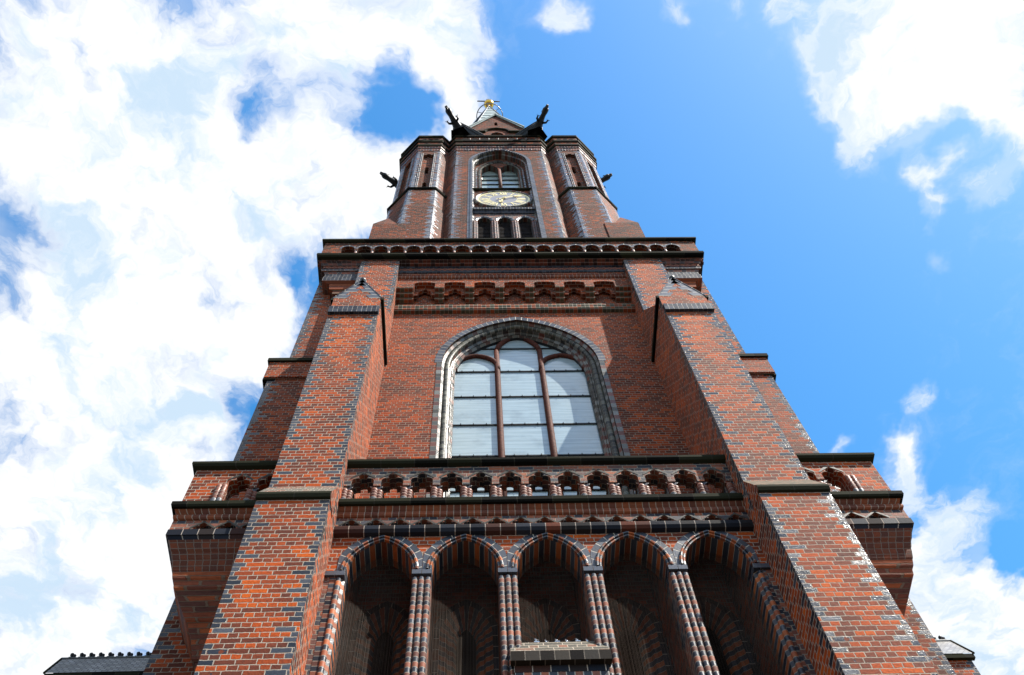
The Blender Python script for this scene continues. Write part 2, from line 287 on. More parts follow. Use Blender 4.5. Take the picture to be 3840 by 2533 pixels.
# ------------------------------------------------------------------ mesh helpers
class MB:
    def __init__(s): s.v = []; s.f = []; s.uv = []; s.e = []; s.mi = []; s.sm = []
    def face(s, pts, uvs=None, edge=None, mi=0, smooth=False):
        pts = [Vector(p) for p in pts]
        if uvs is None:
            n = Vector((0, 0, 0))
            for i in range(len(pts)): n += pts[i].cross(pts[(i + 1) % len(pts)])
            if n.length < 1e-9: return
            n.normalize()
            if abs(n.z) > .985: t, w = Vector((1, 0, 0)), Vector((0, 1, 0))
            else:
                t = Vector((-n.y, n.x, 0)).normalized(); w = n.cross(t)
                if abs(n.z) < .02: w = Vector((0, 0, 1))
            uvs = [(p.dot(t), p.dot(w)) for p in pts]
        i0 = len(s.v); s.v += [tuple(p) for p in pts]; s.f.append(tuple(range(i0, i0 + len(pts))))
        s.uv.append(uvs); s.e.append(edge or [(9, 9)] * len(pts)); s.mi.append(mi); s.sm.append(smooth)
    def wall(s, a, b, z0, z1, qL=False, qR=False, mi=0):
        """vertical rectangle seen from outside with a on the left and b on the right; u starts at the left corner"""
        a = Vector(a); b = Vector(b); w = (b - a).length
        uv = [(0, z0), (w, z0), (w, z1), (0, z1)]
        e = [(u if qL else 9, w - u if qR else 9) for u, _ in uv]
        s.face([(a.x, a.y, z0), (b.x, b.y, z0), (b.x, b.y, z1), (a.x, a.y, z1)], uv, e, mi)
    def box(s, x0, x1, y0, y1, z0, z1, q='', mi=0, skip=''):
        """q: letters of faces with glazed corners (f front, l left, r right)"""
        if 'f' not in skip: s.wall((x0, y0), (x1, y0), z0, z1, 'f' in q, 'f' in q, mi)
        if 'r' not in skip: s.wall((x1, y0), (x1, y1), z0, z1, 'r' in q, False, mi)
        if 'b' not in skip: s.wall((x1, y1), (x0, y1), z0, z1, mi=mi)
        if 'l' not in skip: s.wall((x0, y1), (x0, y0), z0, z1, False, 'l' in q, mi)
        if 't' not in skip: s.face([(x0, y0, z1), (x1, y0, z1), (x1, y1, z1), (x0, y1, z1)], mi=mi)
        if 'd' not in skip: s.face([(x0, y1, z0), (x1, y1, z0), (x1, y0, z0), (x0, y0, z0)], mi=mi)
    def grid(s, curves, closed=False, mi=0, smooth=False, ref=0, vs=1.0):
        """bridge a list of equally long polylines; u runs along the reference polyline, v across"""
        n = len(curves[0]); ul = [0.0]; c = curves[ref]
        for i in range(1, n): ul.append(ul[-1] + (Vector(c[i]) - Vector(c[i - 1])).length)
        vv = 0.0
        for a, b in zip(curves, curves[1:]):
            dv = max((Vector(a[n // 3]) - Vector(b[n // 3])).length, 1e-4)
            for i in range(n - 1):
                s.face([a[i], a[i + 1], b[i + 1], b[i]], [(ul[i], vv), (ul[i + 1], vv), (ul[i + 1], vv + dv), (ul[i], vv + dv)], None, mi, smooth)
            vv += dv
    def tube(s, path, r, n=8, mi=0, cap=True):
        path = [Vector(p) for p in path]; rings = []
        for i, p in enumerate(path):
            t = (path[min(i + 1, len(path) - 1)] - path[max(i - 1, 0)]).normalized()
            a = t.cross(Vector((0, 1, 0))) if abs(t.y) < .9 else t.cross(Vector((1, 0, 0)))
            a.normalize(); b = t.cross(a); rr = r[i] if isinstance(r, (list, tuple)) else r
            rings.append([p + (a * math.cos(k * 2 * math.pi / n) + b * math.sin(k * 2 * math.pi / n)) * rr for k in range(n)])
        L = [0.0]
        for i in range(1, len(path)): L.append(L[-1] + (path[i] - path[i - 1]).length)
        for i in range(len(path) - 1):
            for k in range(n):
                k2 = (k + 1) % n
                s.face([rings[i][k], rings[i][k2], rings[i + 1][k2], rings[i + 1][k]], [(L[i], k * .05), (L[i], k * .05 + .05), (L[i + 1], k * .05 + .05), (L[i + 1], k * .05)], None, mi, True)
        if cap: s.face(rings[0][::-1], mi=mi); s.face(rings[-1], mi=mi)
    def lathe(s, cx, cy, prof, n=12, mi=0, a0=0.0, a1=2 * math.pi):
        L = [0.0]
        for i in range(1, len(prof)): L.append(L[-1] + math.hypot(prof[i][0] - prof[i - 1][0], prof[i][1] - prof[i - 1][1]))
        for i in range(len(prof) - 1):
            for k in range(n):
                t0 = a0 + (a1 - a0) * k / n; t1 = a0 + (a1 - a0) * (k + 1) / n
                P = lambda r, t, z: (cx + r * math.cos(t), cy + r * math.sin(t), z)
                (r0, z0), (r1, z1) = prof[i], prof[i + 1]
                s.face([P(r0, t0, z0), P(r0, t1, z0), P(r1, t1, z1), P(r1, t0, z1)], [(z0, k * .05), (z0, k * .05 + .05), (z1, k * .05 + .05), (z1, k * .05)], None, mi, True)
    def plate(s, outer, holes, fr, d0, d1, mi=0, ms=None, edge=None, rim=False, back=True):
        """a slab cut with holes; fr maps (u, v, depth) to space; hole walls use material ms"""
        ms = mi if ms is None else ms
        loops = [outer] + list(holes); flat = [p for l in loops for p in l]
        tris = tessellate_polygon([[Vector((x, y, 0)) for x, y in l] for l in loops])
        for dd in ((d0, d1) if back else (d0,)):
            for t in tris:
                p = [flat[i] for i in t]
                s.face([fr(x, y, dd) for x, y in p], p, [edge(x) for x, _ in p] if edge else None, mi)
        for l in (loops if rim else loops[1:]):
            u = 0.0
            for i in range(len(l)):
                a, b = l[i], l[(i + 1) % len(l)]; w = math.hypot(b[0] - a[0], b[1] - a[1])
                s.face([fr(a[0], a[1], d0), fr(b[0], b[1], d0), fr(b[0], b[1], d1), fr(a[0], a[1], d1)], [(u, 0), (u + w, 0), (u + w, d1 - d0), (u, d1 - d0)], None, ms); u += w
    def ring(s, outline, prof, mi=0, z_uv=False, smooth=False):
        """a moulding run round a closed outline; prof lists (outward offset, z)"""
        curves = [[(x, y, z) for x, y in offset(outline, o)] for o, z in prof]
        for c in curves: c.append(c[0])
        s.grid(curves, mi=mi, smooth=smooth)


def offset(poly, o):
    n = len(poly); out = []
    for i in range(n):
        p0, p1, p2 = Vector(poly[i - 1]), Vector(poly[i]), Vector(poly[(i + 1) % n])
        a = (p1 - p0).normalized(); b = (p2 - p1).normalized()
        na = Vector((a.y, -a.x)); nb = Vector((b.y, -b.x)); k = na + nb
        k = k / max(k.length_squared / 2, .3)
        out.append(tuple(p1 + k * o))
    return out


W_ = {}
def place(o, parent, loc):
    W_[o] = Vector(loc)
    if parent: o.parent = parent; o.location = Vector(loc) - W_[parent]
    else: o.location = loc
def obj(name, mb, mats, parent=None, loc=(0, 0, 0)):
    me = bpy.data.meshes.new(name); me.from_pydata(mb.v, [], mb.f)
    for mt in (mats if isinstance(mats, (list, tuple)) else [mats]): me.materials.append(mt)
    a = me.uv_layers.new(name='uv'); b = me.uv_layers.new(name='edge')
    a.data.foreach_set('uv', [q for f in mb.uv for p in f for q in p]); b.data.foreach_set('uv', [q for f in mb.e for p in f for q in p])
    me.polygons.foreach_set('material_index', mb.mi); me.polygons.foreach_set('use_smooth', mb.sm); me.update()
    if any(mb.sm):
        import bmesh
        bm = bmesh.new(); bm.from_mesh(me); bmesh.ops.remove_doubles(bm, verts=bm.verts, dist=1e-5); bm.to_mesh(me); bm.free()
    o = bpy.data.objects.new(name, me); COL.objects.link(o); place(o, parent, loc); return o
def dup(o, parent, loc):
    c = o.copy(); COL.objects.link(c); place(c, parent, loc)
    for ch in list(o.children):
        if ch in W_: dup(ch, c, Vector(loc) + (W_[ch] - W_[o]))
    return c
def thing(name, label, cat, loc, group=None):
    o = bpy.data.objects.new(name, None); COL.objects.link(o); o.empty_display_size = .3; place(o, None, loc)
    tag(o, label, cat, group); return o
def tag(o, label, cat, group=None):
    o['label'] = label; o['category'] = cat
    if group: o['group'] = group

FX = lambda u, v, d: (u, d, v)      # a plane facing the viewer: depth is y


def arch(h, rise, o=0.0, spring=0.0, cx=0.0, n=9, bottom=None):
    """pointed arch, offset inwards by o, left foot to right foot; optional straight jambs down to bottom"""
    R = (h * h + rise * rise) / (2 * h); c = R - h; r = R - o; pts = []
    a1 = math.acos(max(-1, min(1, c / r)))
    for i in range(n + 1):
        t = a1 * i / n; pts.append((c - r * math.cos(t), r * math.sin(t)))
    pts += [(-x, z) for x, z in pts[-2::-1]]
    pts = [(cx + x, spring + z) for x, z in pts]
    if bottom is not None: pts = [(pts[0][0], bottom)] + pts + [(pts[-1][0], bottom)]
    return pts
def jambs(pts, n=14):
    """subdivide the straight ends of an arch path so bricks stay square"""
    return pts
def trefoil(h, H, cx, z0, n=5):
    """three-lobed head: feet at +-h, height H, from the left foot to the right foot"""
    a, b = .45 * h, .5 * h; zc = max(H - 1.1 * h, .02)
    half = [(h, 0)]
    for i in range(n + 1):
        t = math.radians(0 + 112 * i / n); half.append((h - b + b * math.cos(t), zc + b * math.sin(t)))
    for i in range(n + 1):
        t = math.radians(-15 + 105 * i / n); half.append((a * math.cos(t), H - a + a * math.sin(t)))
    half[-1] = (0, H)
    pts = [(-x, z) for x, z in half] + [(x, z) for x, z in half[-2::-1]]
    return [(cx + x, z0 + z) for x, z in pts]

# ------------------------------------------------------------------ ground
mb = MB(); mb.face([(-3000, -3000, 0), (3000, -3000, 0), (3000, 3000, 0), (-3000, 3000, 0)])
gnd = obj('ground', mb, EARTH); gnd['kind'] = 'structure'

# ------------------------------------------------------------------ the tower
T = thing('church_tower', 'tall red brick church tower with buttresses, parapet galleries and a pale copper spire', 'church tower', (0, 17.06, 0))
XI, XO = 3.765, 5.035           # inner and outer side of the front buttresses
YL, YU, YS, YW = 9.58, 9.93, 11.2, 11.87   # planes: lower buttress, upper buttress, shaft, main wall
ZS = 15.6

# lower arcade ------------------------------------------------------
AC = [-2.87, -1.424, .022, 1.468, 2.914]; AH, AR, ASP = .565, .85, 14.75; AY = 10.4
mb = MB()
top = [(-XI, ASP)]
for c in AC: top += arch(AH, AR, 0, ASP, c)
top += [(XI, ASP), (XI, 15.9), (-XI, 15.9)]
mb.plate(top, [], FX, AY, AY + .3, back=True)
arc_wall = obj('arcade_wall', mb, BR, T)
# piers: moulded shafts of banded glazed brick, with a capital course
pier_x = [(a + b) / 2 for a, b in zip(AC, AC[1:])]; PH = (AC[1] - AC[0]) / 2 - AH
def pier_mesh():
    mb = MB(); mb.box(-PH, PH, 0, 1.4, 0, ASP - .13); return mb
def shaft_mesh(r=.05, z0=0.0, z1=ASP - .15):
    mb = MB(); mb.lathe(0, 0, [(r, z0), (r, z1 - .04), (r * .55, z1)], 10); return mb
def capital_mesh(w):
    mb = MB(); mb.box(-w, -.004, -.07, .3, ASP - .13, ASP - .02); mb.box(.004, w, -.07, .3, ASP - .13, ASP - .02); return mb
p0 = obj('pier', pier_mesh(), BRX, T, (pier_x[0], AY + .02, 0))
for i, dx in enumerate((-.108, 0, .108)):
    s = obj('pier_shaft', shaft_mesh(), BANDS, p0, (pier_x[0] + dx, AY + (.012 if i == 1 else .02), 0))
obj('capital', capital_mesh(PH + .005), course_mat('slate_blocks', SLATE, SLATE, Sx=.4, J=.005), p0, (pier_x[0], AY + .02, 0))
for x in pier_x[1:]: dup(p0, T, (x, AY + .02, 0))
for sgn, cx in ((-1, AC[0]), (1, AC[-1])):
    mb = MB(); x0, x1 = sorted((sgn * XI, cx + sgn * AH)); e = (sgn < 0, sgn > 0)
    mb.wall((x0, AY), (x1 - .09 if sgn < 0 else x1, AY), 0, ASP - .13) if sgn < 0 else mb.wall((x0 + .09, AY), (x1, AY), 0, ASP - .13)
    xi = cx + sgn * AH; mb.wall((xi, AY + 1.4), (xi, AY + .5), 0, ASP - .13) if sgn > 0 else mb.wall((xi, AY + .5), (xi, AY + 1.4), 0, ASP - .13)
    mb.face([(xi, AY + .08, 0), (xi, AY + .5, 0), (xi, AY + .5, ASP - .13), (xi, AY + .08, ASP - .13)], [(0, 0), (0, .4), (14.62, .4), (14.62, 0)], mi=1)
    xe = xi + sgn * .09
    mb.face([(xe, AY, 0), (xi, AY + .08, 0), (xi, AY + .08, ASP - .13), (xe, AY, ASP - .13)], [(0, 0), (0, .1), (14.62, .1), (14.62, 0)], mi=1)
    h = obj('half_pier', mb, [BRX, VOUS], T)
    # striped outer jamb: long dark bricks alternating with red
    mj = MB(); a, b = sorted((sgn * XI + -sgn * .09, xe)); mj.face([(a, AY - .006, 0), (b, AY - .006, 0), (b, AY - .006, ASP - .15), (a, AY - .006, ASP - .15)], [(0, 0), (0, .1), (ASP, .1), (ASP, 0)])
    obj('jamb_strip', mj, BANDS, h)
    obj('pier_shaft', shaft_mesh(.05), VOUS, h, (xe, AY + .01, 0))
    mb = MB(); a, b = sorted((xi, sgn * XI)); mb.box(a, b, AY - .05, AY + .3, ASP - .13, ASP - .02); obj('capital', mb, bpy.data.materials['slate_blocks'], h)
# arch rings
def ring_pts(o0, y, cx, clip=True):
    hw = (AC[1] - AC[0]) / 2
    return [(max(cx - hw + .004, min(cx + hw - .004, x)), y, z) for x, z in arch(AH, AR, o0, ASP, cx, 12)]
for c in AC:
    mb = MB(); mb.grid([ring_pts(-.1, AY - .012, c), ring_pts(-.235, AY - .012, c)], mi=0)
    prof = [(-.1, -.012), (-.1, -.045), (-.075, -.065), (-.05, -.06), (-.045, -.02), (-.035, -.02), (-.025, -.04), (0, -.035), (.0, .02)]
    mb.grid([ring_pts(o, AY + d, c) for o, d in prof], mi=1, smooth=False)
    mb.grid([ring_pts(0, AY + .02, c), ring_pts(0, AY + .5, c)], mi=2)
    mb.grid([ring_pts(0, AY + .5, c), ring_pts(-.2, AY + .505, c)], mi=3)
    obj('arch_ring', mb, [HOOD, VOUS, VOUS, BRM], T)
# niches with their small blind windows
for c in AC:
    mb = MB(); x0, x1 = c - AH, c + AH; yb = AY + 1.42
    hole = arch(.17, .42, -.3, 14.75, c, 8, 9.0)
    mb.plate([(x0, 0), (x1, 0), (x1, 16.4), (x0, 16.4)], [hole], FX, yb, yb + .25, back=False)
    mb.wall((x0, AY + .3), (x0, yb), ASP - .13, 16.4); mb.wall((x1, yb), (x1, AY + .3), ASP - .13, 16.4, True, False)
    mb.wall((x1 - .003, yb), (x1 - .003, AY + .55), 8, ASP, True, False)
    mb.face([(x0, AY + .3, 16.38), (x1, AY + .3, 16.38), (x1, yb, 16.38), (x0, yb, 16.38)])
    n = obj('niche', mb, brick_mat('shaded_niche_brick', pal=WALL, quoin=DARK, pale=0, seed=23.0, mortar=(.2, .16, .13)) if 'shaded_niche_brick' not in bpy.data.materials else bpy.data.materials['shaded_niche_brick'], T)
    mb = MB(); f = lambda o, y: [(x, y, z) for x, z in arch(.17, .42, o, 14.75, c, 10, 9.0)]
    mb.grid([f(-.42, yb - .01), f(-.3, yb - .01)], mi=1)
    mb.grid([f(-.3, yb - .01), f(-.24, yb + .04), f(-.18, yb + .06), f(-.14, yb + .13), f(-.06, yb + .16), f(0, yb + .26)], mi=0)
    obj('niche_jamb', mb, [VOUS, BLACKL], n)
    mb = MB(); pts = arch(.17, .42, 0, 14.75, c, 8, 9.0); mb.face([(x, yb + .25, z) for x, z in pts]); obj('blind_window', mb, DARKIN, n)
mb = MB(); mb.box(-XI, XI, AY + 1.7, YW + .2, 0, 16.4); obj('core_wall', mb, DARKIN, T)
# sill block in the middle arch
mb = MB(); x0, x1 = -.72, .76
mb.face([(x0, 10.26, 12.615), (x1, 10.26, 12.615), (x1, 10.47, 13.06), (x0, 10.47, 13.06)], [(0, 0), (1.48, 0), (1.48, .45), (0, .45)]); mb.face([(x0, 10.47, 13.06), (x1, 10.47, 13.06), (x1, 11.2, 13.1), (x0, 11.2, 13.1)])
mb.box(x0 + .06, x1 - .06, 10.34, 10.9, 8, 12.44); mb.face([(x0, 10.26, 12.615), (x0, 10.47, 13.06), (x0, 10.78, 13.06), (x0, 10.78, 12.42), (x0, 10.26, 12.42)]); mb.face([(x1, 10.26, 12.615), (x1, 10.47, 13.06), (x1, 10.78, 13.06), (x1, 10.78, 12.42), (x1, 10.26, 12.42)])
sill = obj('arcade_sill', mb, brick_mat('grey_weathered_brick', pal=[(0, (.06, .055, .045)), (.6, (.13, .12, .095)), (.8, (.22, .085, .05)), (1, (.26, .1, .05))], seed=3.0), T)
mb = MB(); mb.box(x0 - .01, x1 + .01, 10.22, 10.34, 12.42, 12.615); obj('drip_moulding', mb, course_mat('dark_sill_bricks', [(0, (.012, .009, .006)), (1, (.025, .019, .013))], [(0, (.015, .012, .009)), (1, (.028, .022, .016))], Sx=.22, J=.012, mortar=(.12, .1, .08), spec=.06), sill)
mb = MB(); mb.box(x0 + .04, x1 - .04, 10.325, 10.4, 12.29, 12.418); obj('dark_course', mb, BLACKL, sill)
mb = MB(); mb.box(x0 + .05, x1 - .05, 10.328, 10.4, 11.93, 12.285); obj('soldier_course', mb, SOLDIER, sill)

# gallery: string course, blind tracery band, roll, slab, balustrade ------------------
GX0 = 6.73
def grid_str(prof, x0, x1, mi=0):  # straight moulding along x: prof lists (y, z)
    mb = MB(); mb.grid([[(x0, y, z), (x1, y, z)] for y, z in prof], mi=mi); return mb
def roll(y, z0, z1, out, n=6):
    return [(y - out * math.sin(math.pi * i / n), z0 + (z1 - z0) * (1 - math.cos(math.pi * i / n)) / 2) for i in range(n + 1)]
mb = grid_str([(10.42, 15.70), (10.31, 15.72), (10.27, 15.78), (10.265, 15.86), (10.28, 15.89), (10.42, 15.92)], -XI, XI)
obj('string_course', mb, BLACKL, T)
mb = MB(); MS = .4385; holes = []
nx = 17; cxs = [(-8 + i) * MS + .02 for i in range(nx)]
for c in cxs: holes.append(trefoil(.165, .19, c, 15.945, 4))
mb.plate([(-XI, 15.93), (XI, 15.93), (XI, 16.2), (-XI, 16.2)], holes, FX, 10.335, 10.44, mi=0, ms=0, back=False)
for c in cxs:   # gabled frames round each head
    for s in (-1, 1):
        a = (c, 16.185); bq = (c + s * MS * .5, 15.995); w = .038
        mb.face([(a[0], 10.327, a[1]), (bq[0], 10.327, bq[1]), (bq[0], 10.327, bq[1] - w), (a[0], 10.327, a[1] - w)][::s], mi=1)
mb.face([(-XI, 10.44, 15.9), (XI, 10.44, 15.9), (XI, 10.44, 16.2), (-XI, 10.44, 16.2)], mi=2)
obj('blind_tracery_band', mb, [BRX, GREYT, DARKIN], T)
mb = grid_str([(AY, 16.19)] + roll(10.335, 16.2, 16.36, .055) + [(10.32, 16.37), (10.29, 16.41), (10.26, 16.47)], -XI, XI); obj('roll_moulding', mb, ORANGE, T)
mb = grid_str([(AY, 16.46), (10.21, 16.47), (10.19, 16.52), (10.19, 16.62), (10.24, 16.68), (10.26, 16.7), (YW, 16.71)], -XI, XI); obj('gallery_slab', mb, COPE, T)
BX = [-3.7 + .5695 * i for i in range(14)]
def balustrade_panel(x0, x1, cs, y0=10.31, y1=10.66, zs=17.22, zt=17.84, h=.215):
    mb = MB(); o = [(x0, zs)]
    for c in cs: o += trefoil(h, .40, c, zs, 5)
    o += [(x1, zs), (x1, zt), (x0, zt)]
    mb.plate(o, [], FX, y0, y1, rim=True)
    for c in cs:
        for s in (-1, 1):
            pa, pb = (c + s * .05, zs + .475), (c + s * .24, zs + .28); w = .045
            f = [(pa[0], y0 - .008, pa[1]), (pb[0], y0 - .008, pb[1]), (pb[0], y0 - .008, pb[1] - w), (pa[0] - s * .05, y0 - .008, pa[1] - w * .95)]
            mb.face(f if s < 0 else f[::-1], mi=1)
    return mb
cs = [(a + b) / 2 for a, b in zip(BX, BX[1:])]
BAL = obj('balustrade', balustrade_panel(-XI, XI, cs), [BRX, GREYT], T)
mb = grid_str([(10.6, 17.84), (10.30, 17.84), (10.23, 17.87), (10.20, 17.93), (10.20, 18.0), (10.25, 18.03), (10.7, 18.04), (10.76, 17.95), (10.7, 17.84), (10.6, 17.84)], -XI, XI); obj('handrail', mb, COPE, BAL)
def baluster_mesh():
    mb = MB(); z0, z1 = 16.71, 17.22
    pr = [(.085, z0), (.085, z0 + .05), (.06, z0 + .07)]
    for k in range(4):
        a = z0 + .09 + k * .085; pr += [(.062, a), (.074, a + .02), (.074, a + .055), (.062, a + .078)]
    pr += [(.055, z1 - .08), (.05, z1 - .06)]
    mb.lathe(-.035, 0.02, pr, 10); mb.lathe(.055, .06, pr, 8)
    mb.face([(-.05, 0, z1 - .09), (.05, 0, z1 - .09), (.13, -.005, z1), (-.13, -.005, z1)]); mb.box(-.1, .1, .1, .34, z0, z1)
    mb.face([(-.13, .3, z1 - .002), (.13, .3, z1 - .002), (.13, -.005, z1 - .002), (-.13, -.005, z1 - .002)])
    return mb
bl0 = obj('baluster', baluster_mesh(), TERRA, BAL, (BX[0], 10.34, 0))
for x in BX[1:]: dup(bl0, BAL, (x, 10.34, 0))

# gallery corners on the big corbels in the re-entrant angles -------------------------
TP = [(12.75, .2), (13.4, .40), (13.52, .415), (13.56, .45), (13.64, .46), (13.9, .50), (14.18, .57), (14.22, .60), (14.45, .68), (14.68, .75), (14.72, .775), (14.86, .79), (14.9, .812), (15.02, .83), (15.06, .842), (15.2, .862), (15.26, .868), (15.3, .88), (15.42, .902), (15.46, .918), (15.6, .95), (15.66, .965), (15.73, .985), (15.74, 1.0), (15.9, 1.0), (15.93, .975)]
YC = 11.8; CSX, CSY = 1.67, 1.5
for sgn in (-1, 1):
    def cor(t, z, sgn=sgn, CSX=CSX, CSY=CSY): return [(sgn * XO, YC - CSY * t, z), (sgn * (XO + CSX * t), YC - CSY * t, z), (sgn * (XO + CSX * t), YC, z)]
    mb = MB(); lo = [(z, t) for z, t in TP if z < 15.05]; hi = [(z, t) for z, t in TP if 15.0 < z < 15.7]; st = [(z, t) for z, t in TP if z > 15.69]
    mb.grid([cor(t, z) for z, t in lo], mi=0); mb.grid([cor(t, z) for z, t in [lo[-1]] + hi], mi=1); mb.grid([cor(t, z) for z, t in [hi[-1]] + st], mi=2)
    cb = obj('corner_corbel', mb, [brick_mat('corbel_brick', pal=[(0, (.1, .04, .03)), (.5, (.22, .06, .03)), (1, (.34, .085, .025))], seed=31., mortar=(.2, .13, .09)) if sgn < 0 else bpy.data.materials['corbel_brick'], course_mat('corbel_tiles', [(0, (.09, .03, .018)), (.5, (.17, .045, .02)), (1, (.3, .075, .02))], [(0, (.03, .022, .02)), (.6, (.09, .032, .02)), (1, (.15, .045, .02))], Sx=.125, J=.012, mortar=(.16, .12, .095), alternate=False, glossA=.6, glossB=.55, ior=1.4, cross=.13, spec=.1) if sgn < 0 else bpy.data.materials['corbel_tiles'], BLACKL], T)
    # parapet: blind tracery, roll, slab, pierced parapet
    x1 = XO + CSX; cxs = [XO + .22 + MS * i for i in range(3)]
    fr = lambda u, v, d, sgn=sgn: (sgn * u, d, v)
    mb = MB(); mb.plate([(XO, 15.93), (x1, 15.93), (x1, 16.2), (XO, 16.2)], [trefoil(.165, .19, c, 15.945, 4) for c in cxs], fr, 10.335, 10.44, back=False)
    for c in cxs:
        for s in (-1, 1):
            a, bq, w = (c, 16.185), (c + s * MS * .5, 15.995), .05
            mb.face([(sgn * a[0], 10.327, a[1]), (sgn * bq[0], 10.327, bq[1]), (sgn * bq[0], 10.327, bq[1] - w), (sgn * a[0], 10.327, a[1] - w)], mi=1)
    mb.face([(sgn * XO, 10.44, 15.9), (sgn * x1, 10.44, 15.9), (sgn * x1, 10.44, 16.2), (sgn * XO, 10.44, 16.2)], mi=2)
    mb.wall((sgn * (x1 - .06), 10.335), (sgn * (x1 - .06), 12.6), 15.9, 16.2)
    tb = obj('blind_tracery_band', mb, [BRX, GREYT, DARKIN], T)
    def run(prof, sgn=sgn):  # moulding along the front, round the corner and back; prof lists (outward, z)
        m_ = MB(); m_.grid([[(sgn * XO, AY - o, z), (sgn * (x1 - .1 + o), AY - o, z), (sgn * (x1 - .1 + o), 12.9, z)] for o, z in prof]); return m_
    obj('roll_moulding', run([(0, 16.19)] + [(-(y - AY), z) for y, z in roll(10.335, 16.2, 16.36, .055)] + [(.08, 16.37), (.11, 16.41), (.14, 16.47)]), ORANGE, T)
    obj('gallery_slab', run([(0, 16.46), (.19, 16.47), (.21, 16.52), (.21, 16.62), (.16, 16.68), (.14, 16.7), (-1.4, 16.71)]), COPE, T)
    # pierced parapet with two openings and a solid end pier
    y0, y1 = 10.31, 10.66; oc = [XO + .17, XO + .17 + .5695]
    right = trefoil(.215, .4, oc[0], 17.22, 5); right = right[len(right) // 2:]
    poly = [(XO, 17.55), (oc[0] - .1, 17.62)] + right + [(oc[0] + .22, 17.22)] + trefoil(.215, .4, oc[1], 17.22, 5) + [(oc[1] + .215, 16.71), (x1, 16.71), (x1, 17.84), (XO, 17.84)]
    mb = MB(); mb.plate(poly, [], fr, y0, y1, rim=True)
    mb.wall((sgn * x1, y0), (sgn * x1, 12.9), 16.71, 17.84)
    for c in oc:
        for s in (-1, 1):
            if c == oc[0] and s < 0: continue
            pa, pb, w = (c + s * .05, 17.695), (c + s * .24, 17.50), .045
            mb.face([(sgn * pa[0], y0 - .008, pa[1]), (sgn * pb[0], y0 - .008, pb[1]), (sgn * pb[0], y0 - .008, pb[1] - w), (sgn * (pa[0] - s * .05), y0 - .008, pa[1] - w)], mi=1)
    pp = obj('corner_parapet', mb, [BR, GREYT], T)
    obj('handrail', run([(-.3, 17.84), (.1, 17.84), (.17, 17.87), (.2, 17.93), (.2, 18.0), (.15, 18.03), (-.3, 18.04), (-.36, 17.95), (-.3, 17.84)]), COPE, pp)
    b_ = dup(bl0, pp, (sgn * (oc[0] + .285), 10.34, 0))
    mb = MB(); 
    for k in range(2): mb.lathe(sgn * (oc[1] + .25 + k * .1), 10.31, [(.05, 16.71)] + [(.05 + .012 * (i % 2), 16.74 + .045 * i) for i in range(13)] + [(.03, 17.33)], 9)
    obj('jamb_shaft', mb, TERRA, pp)

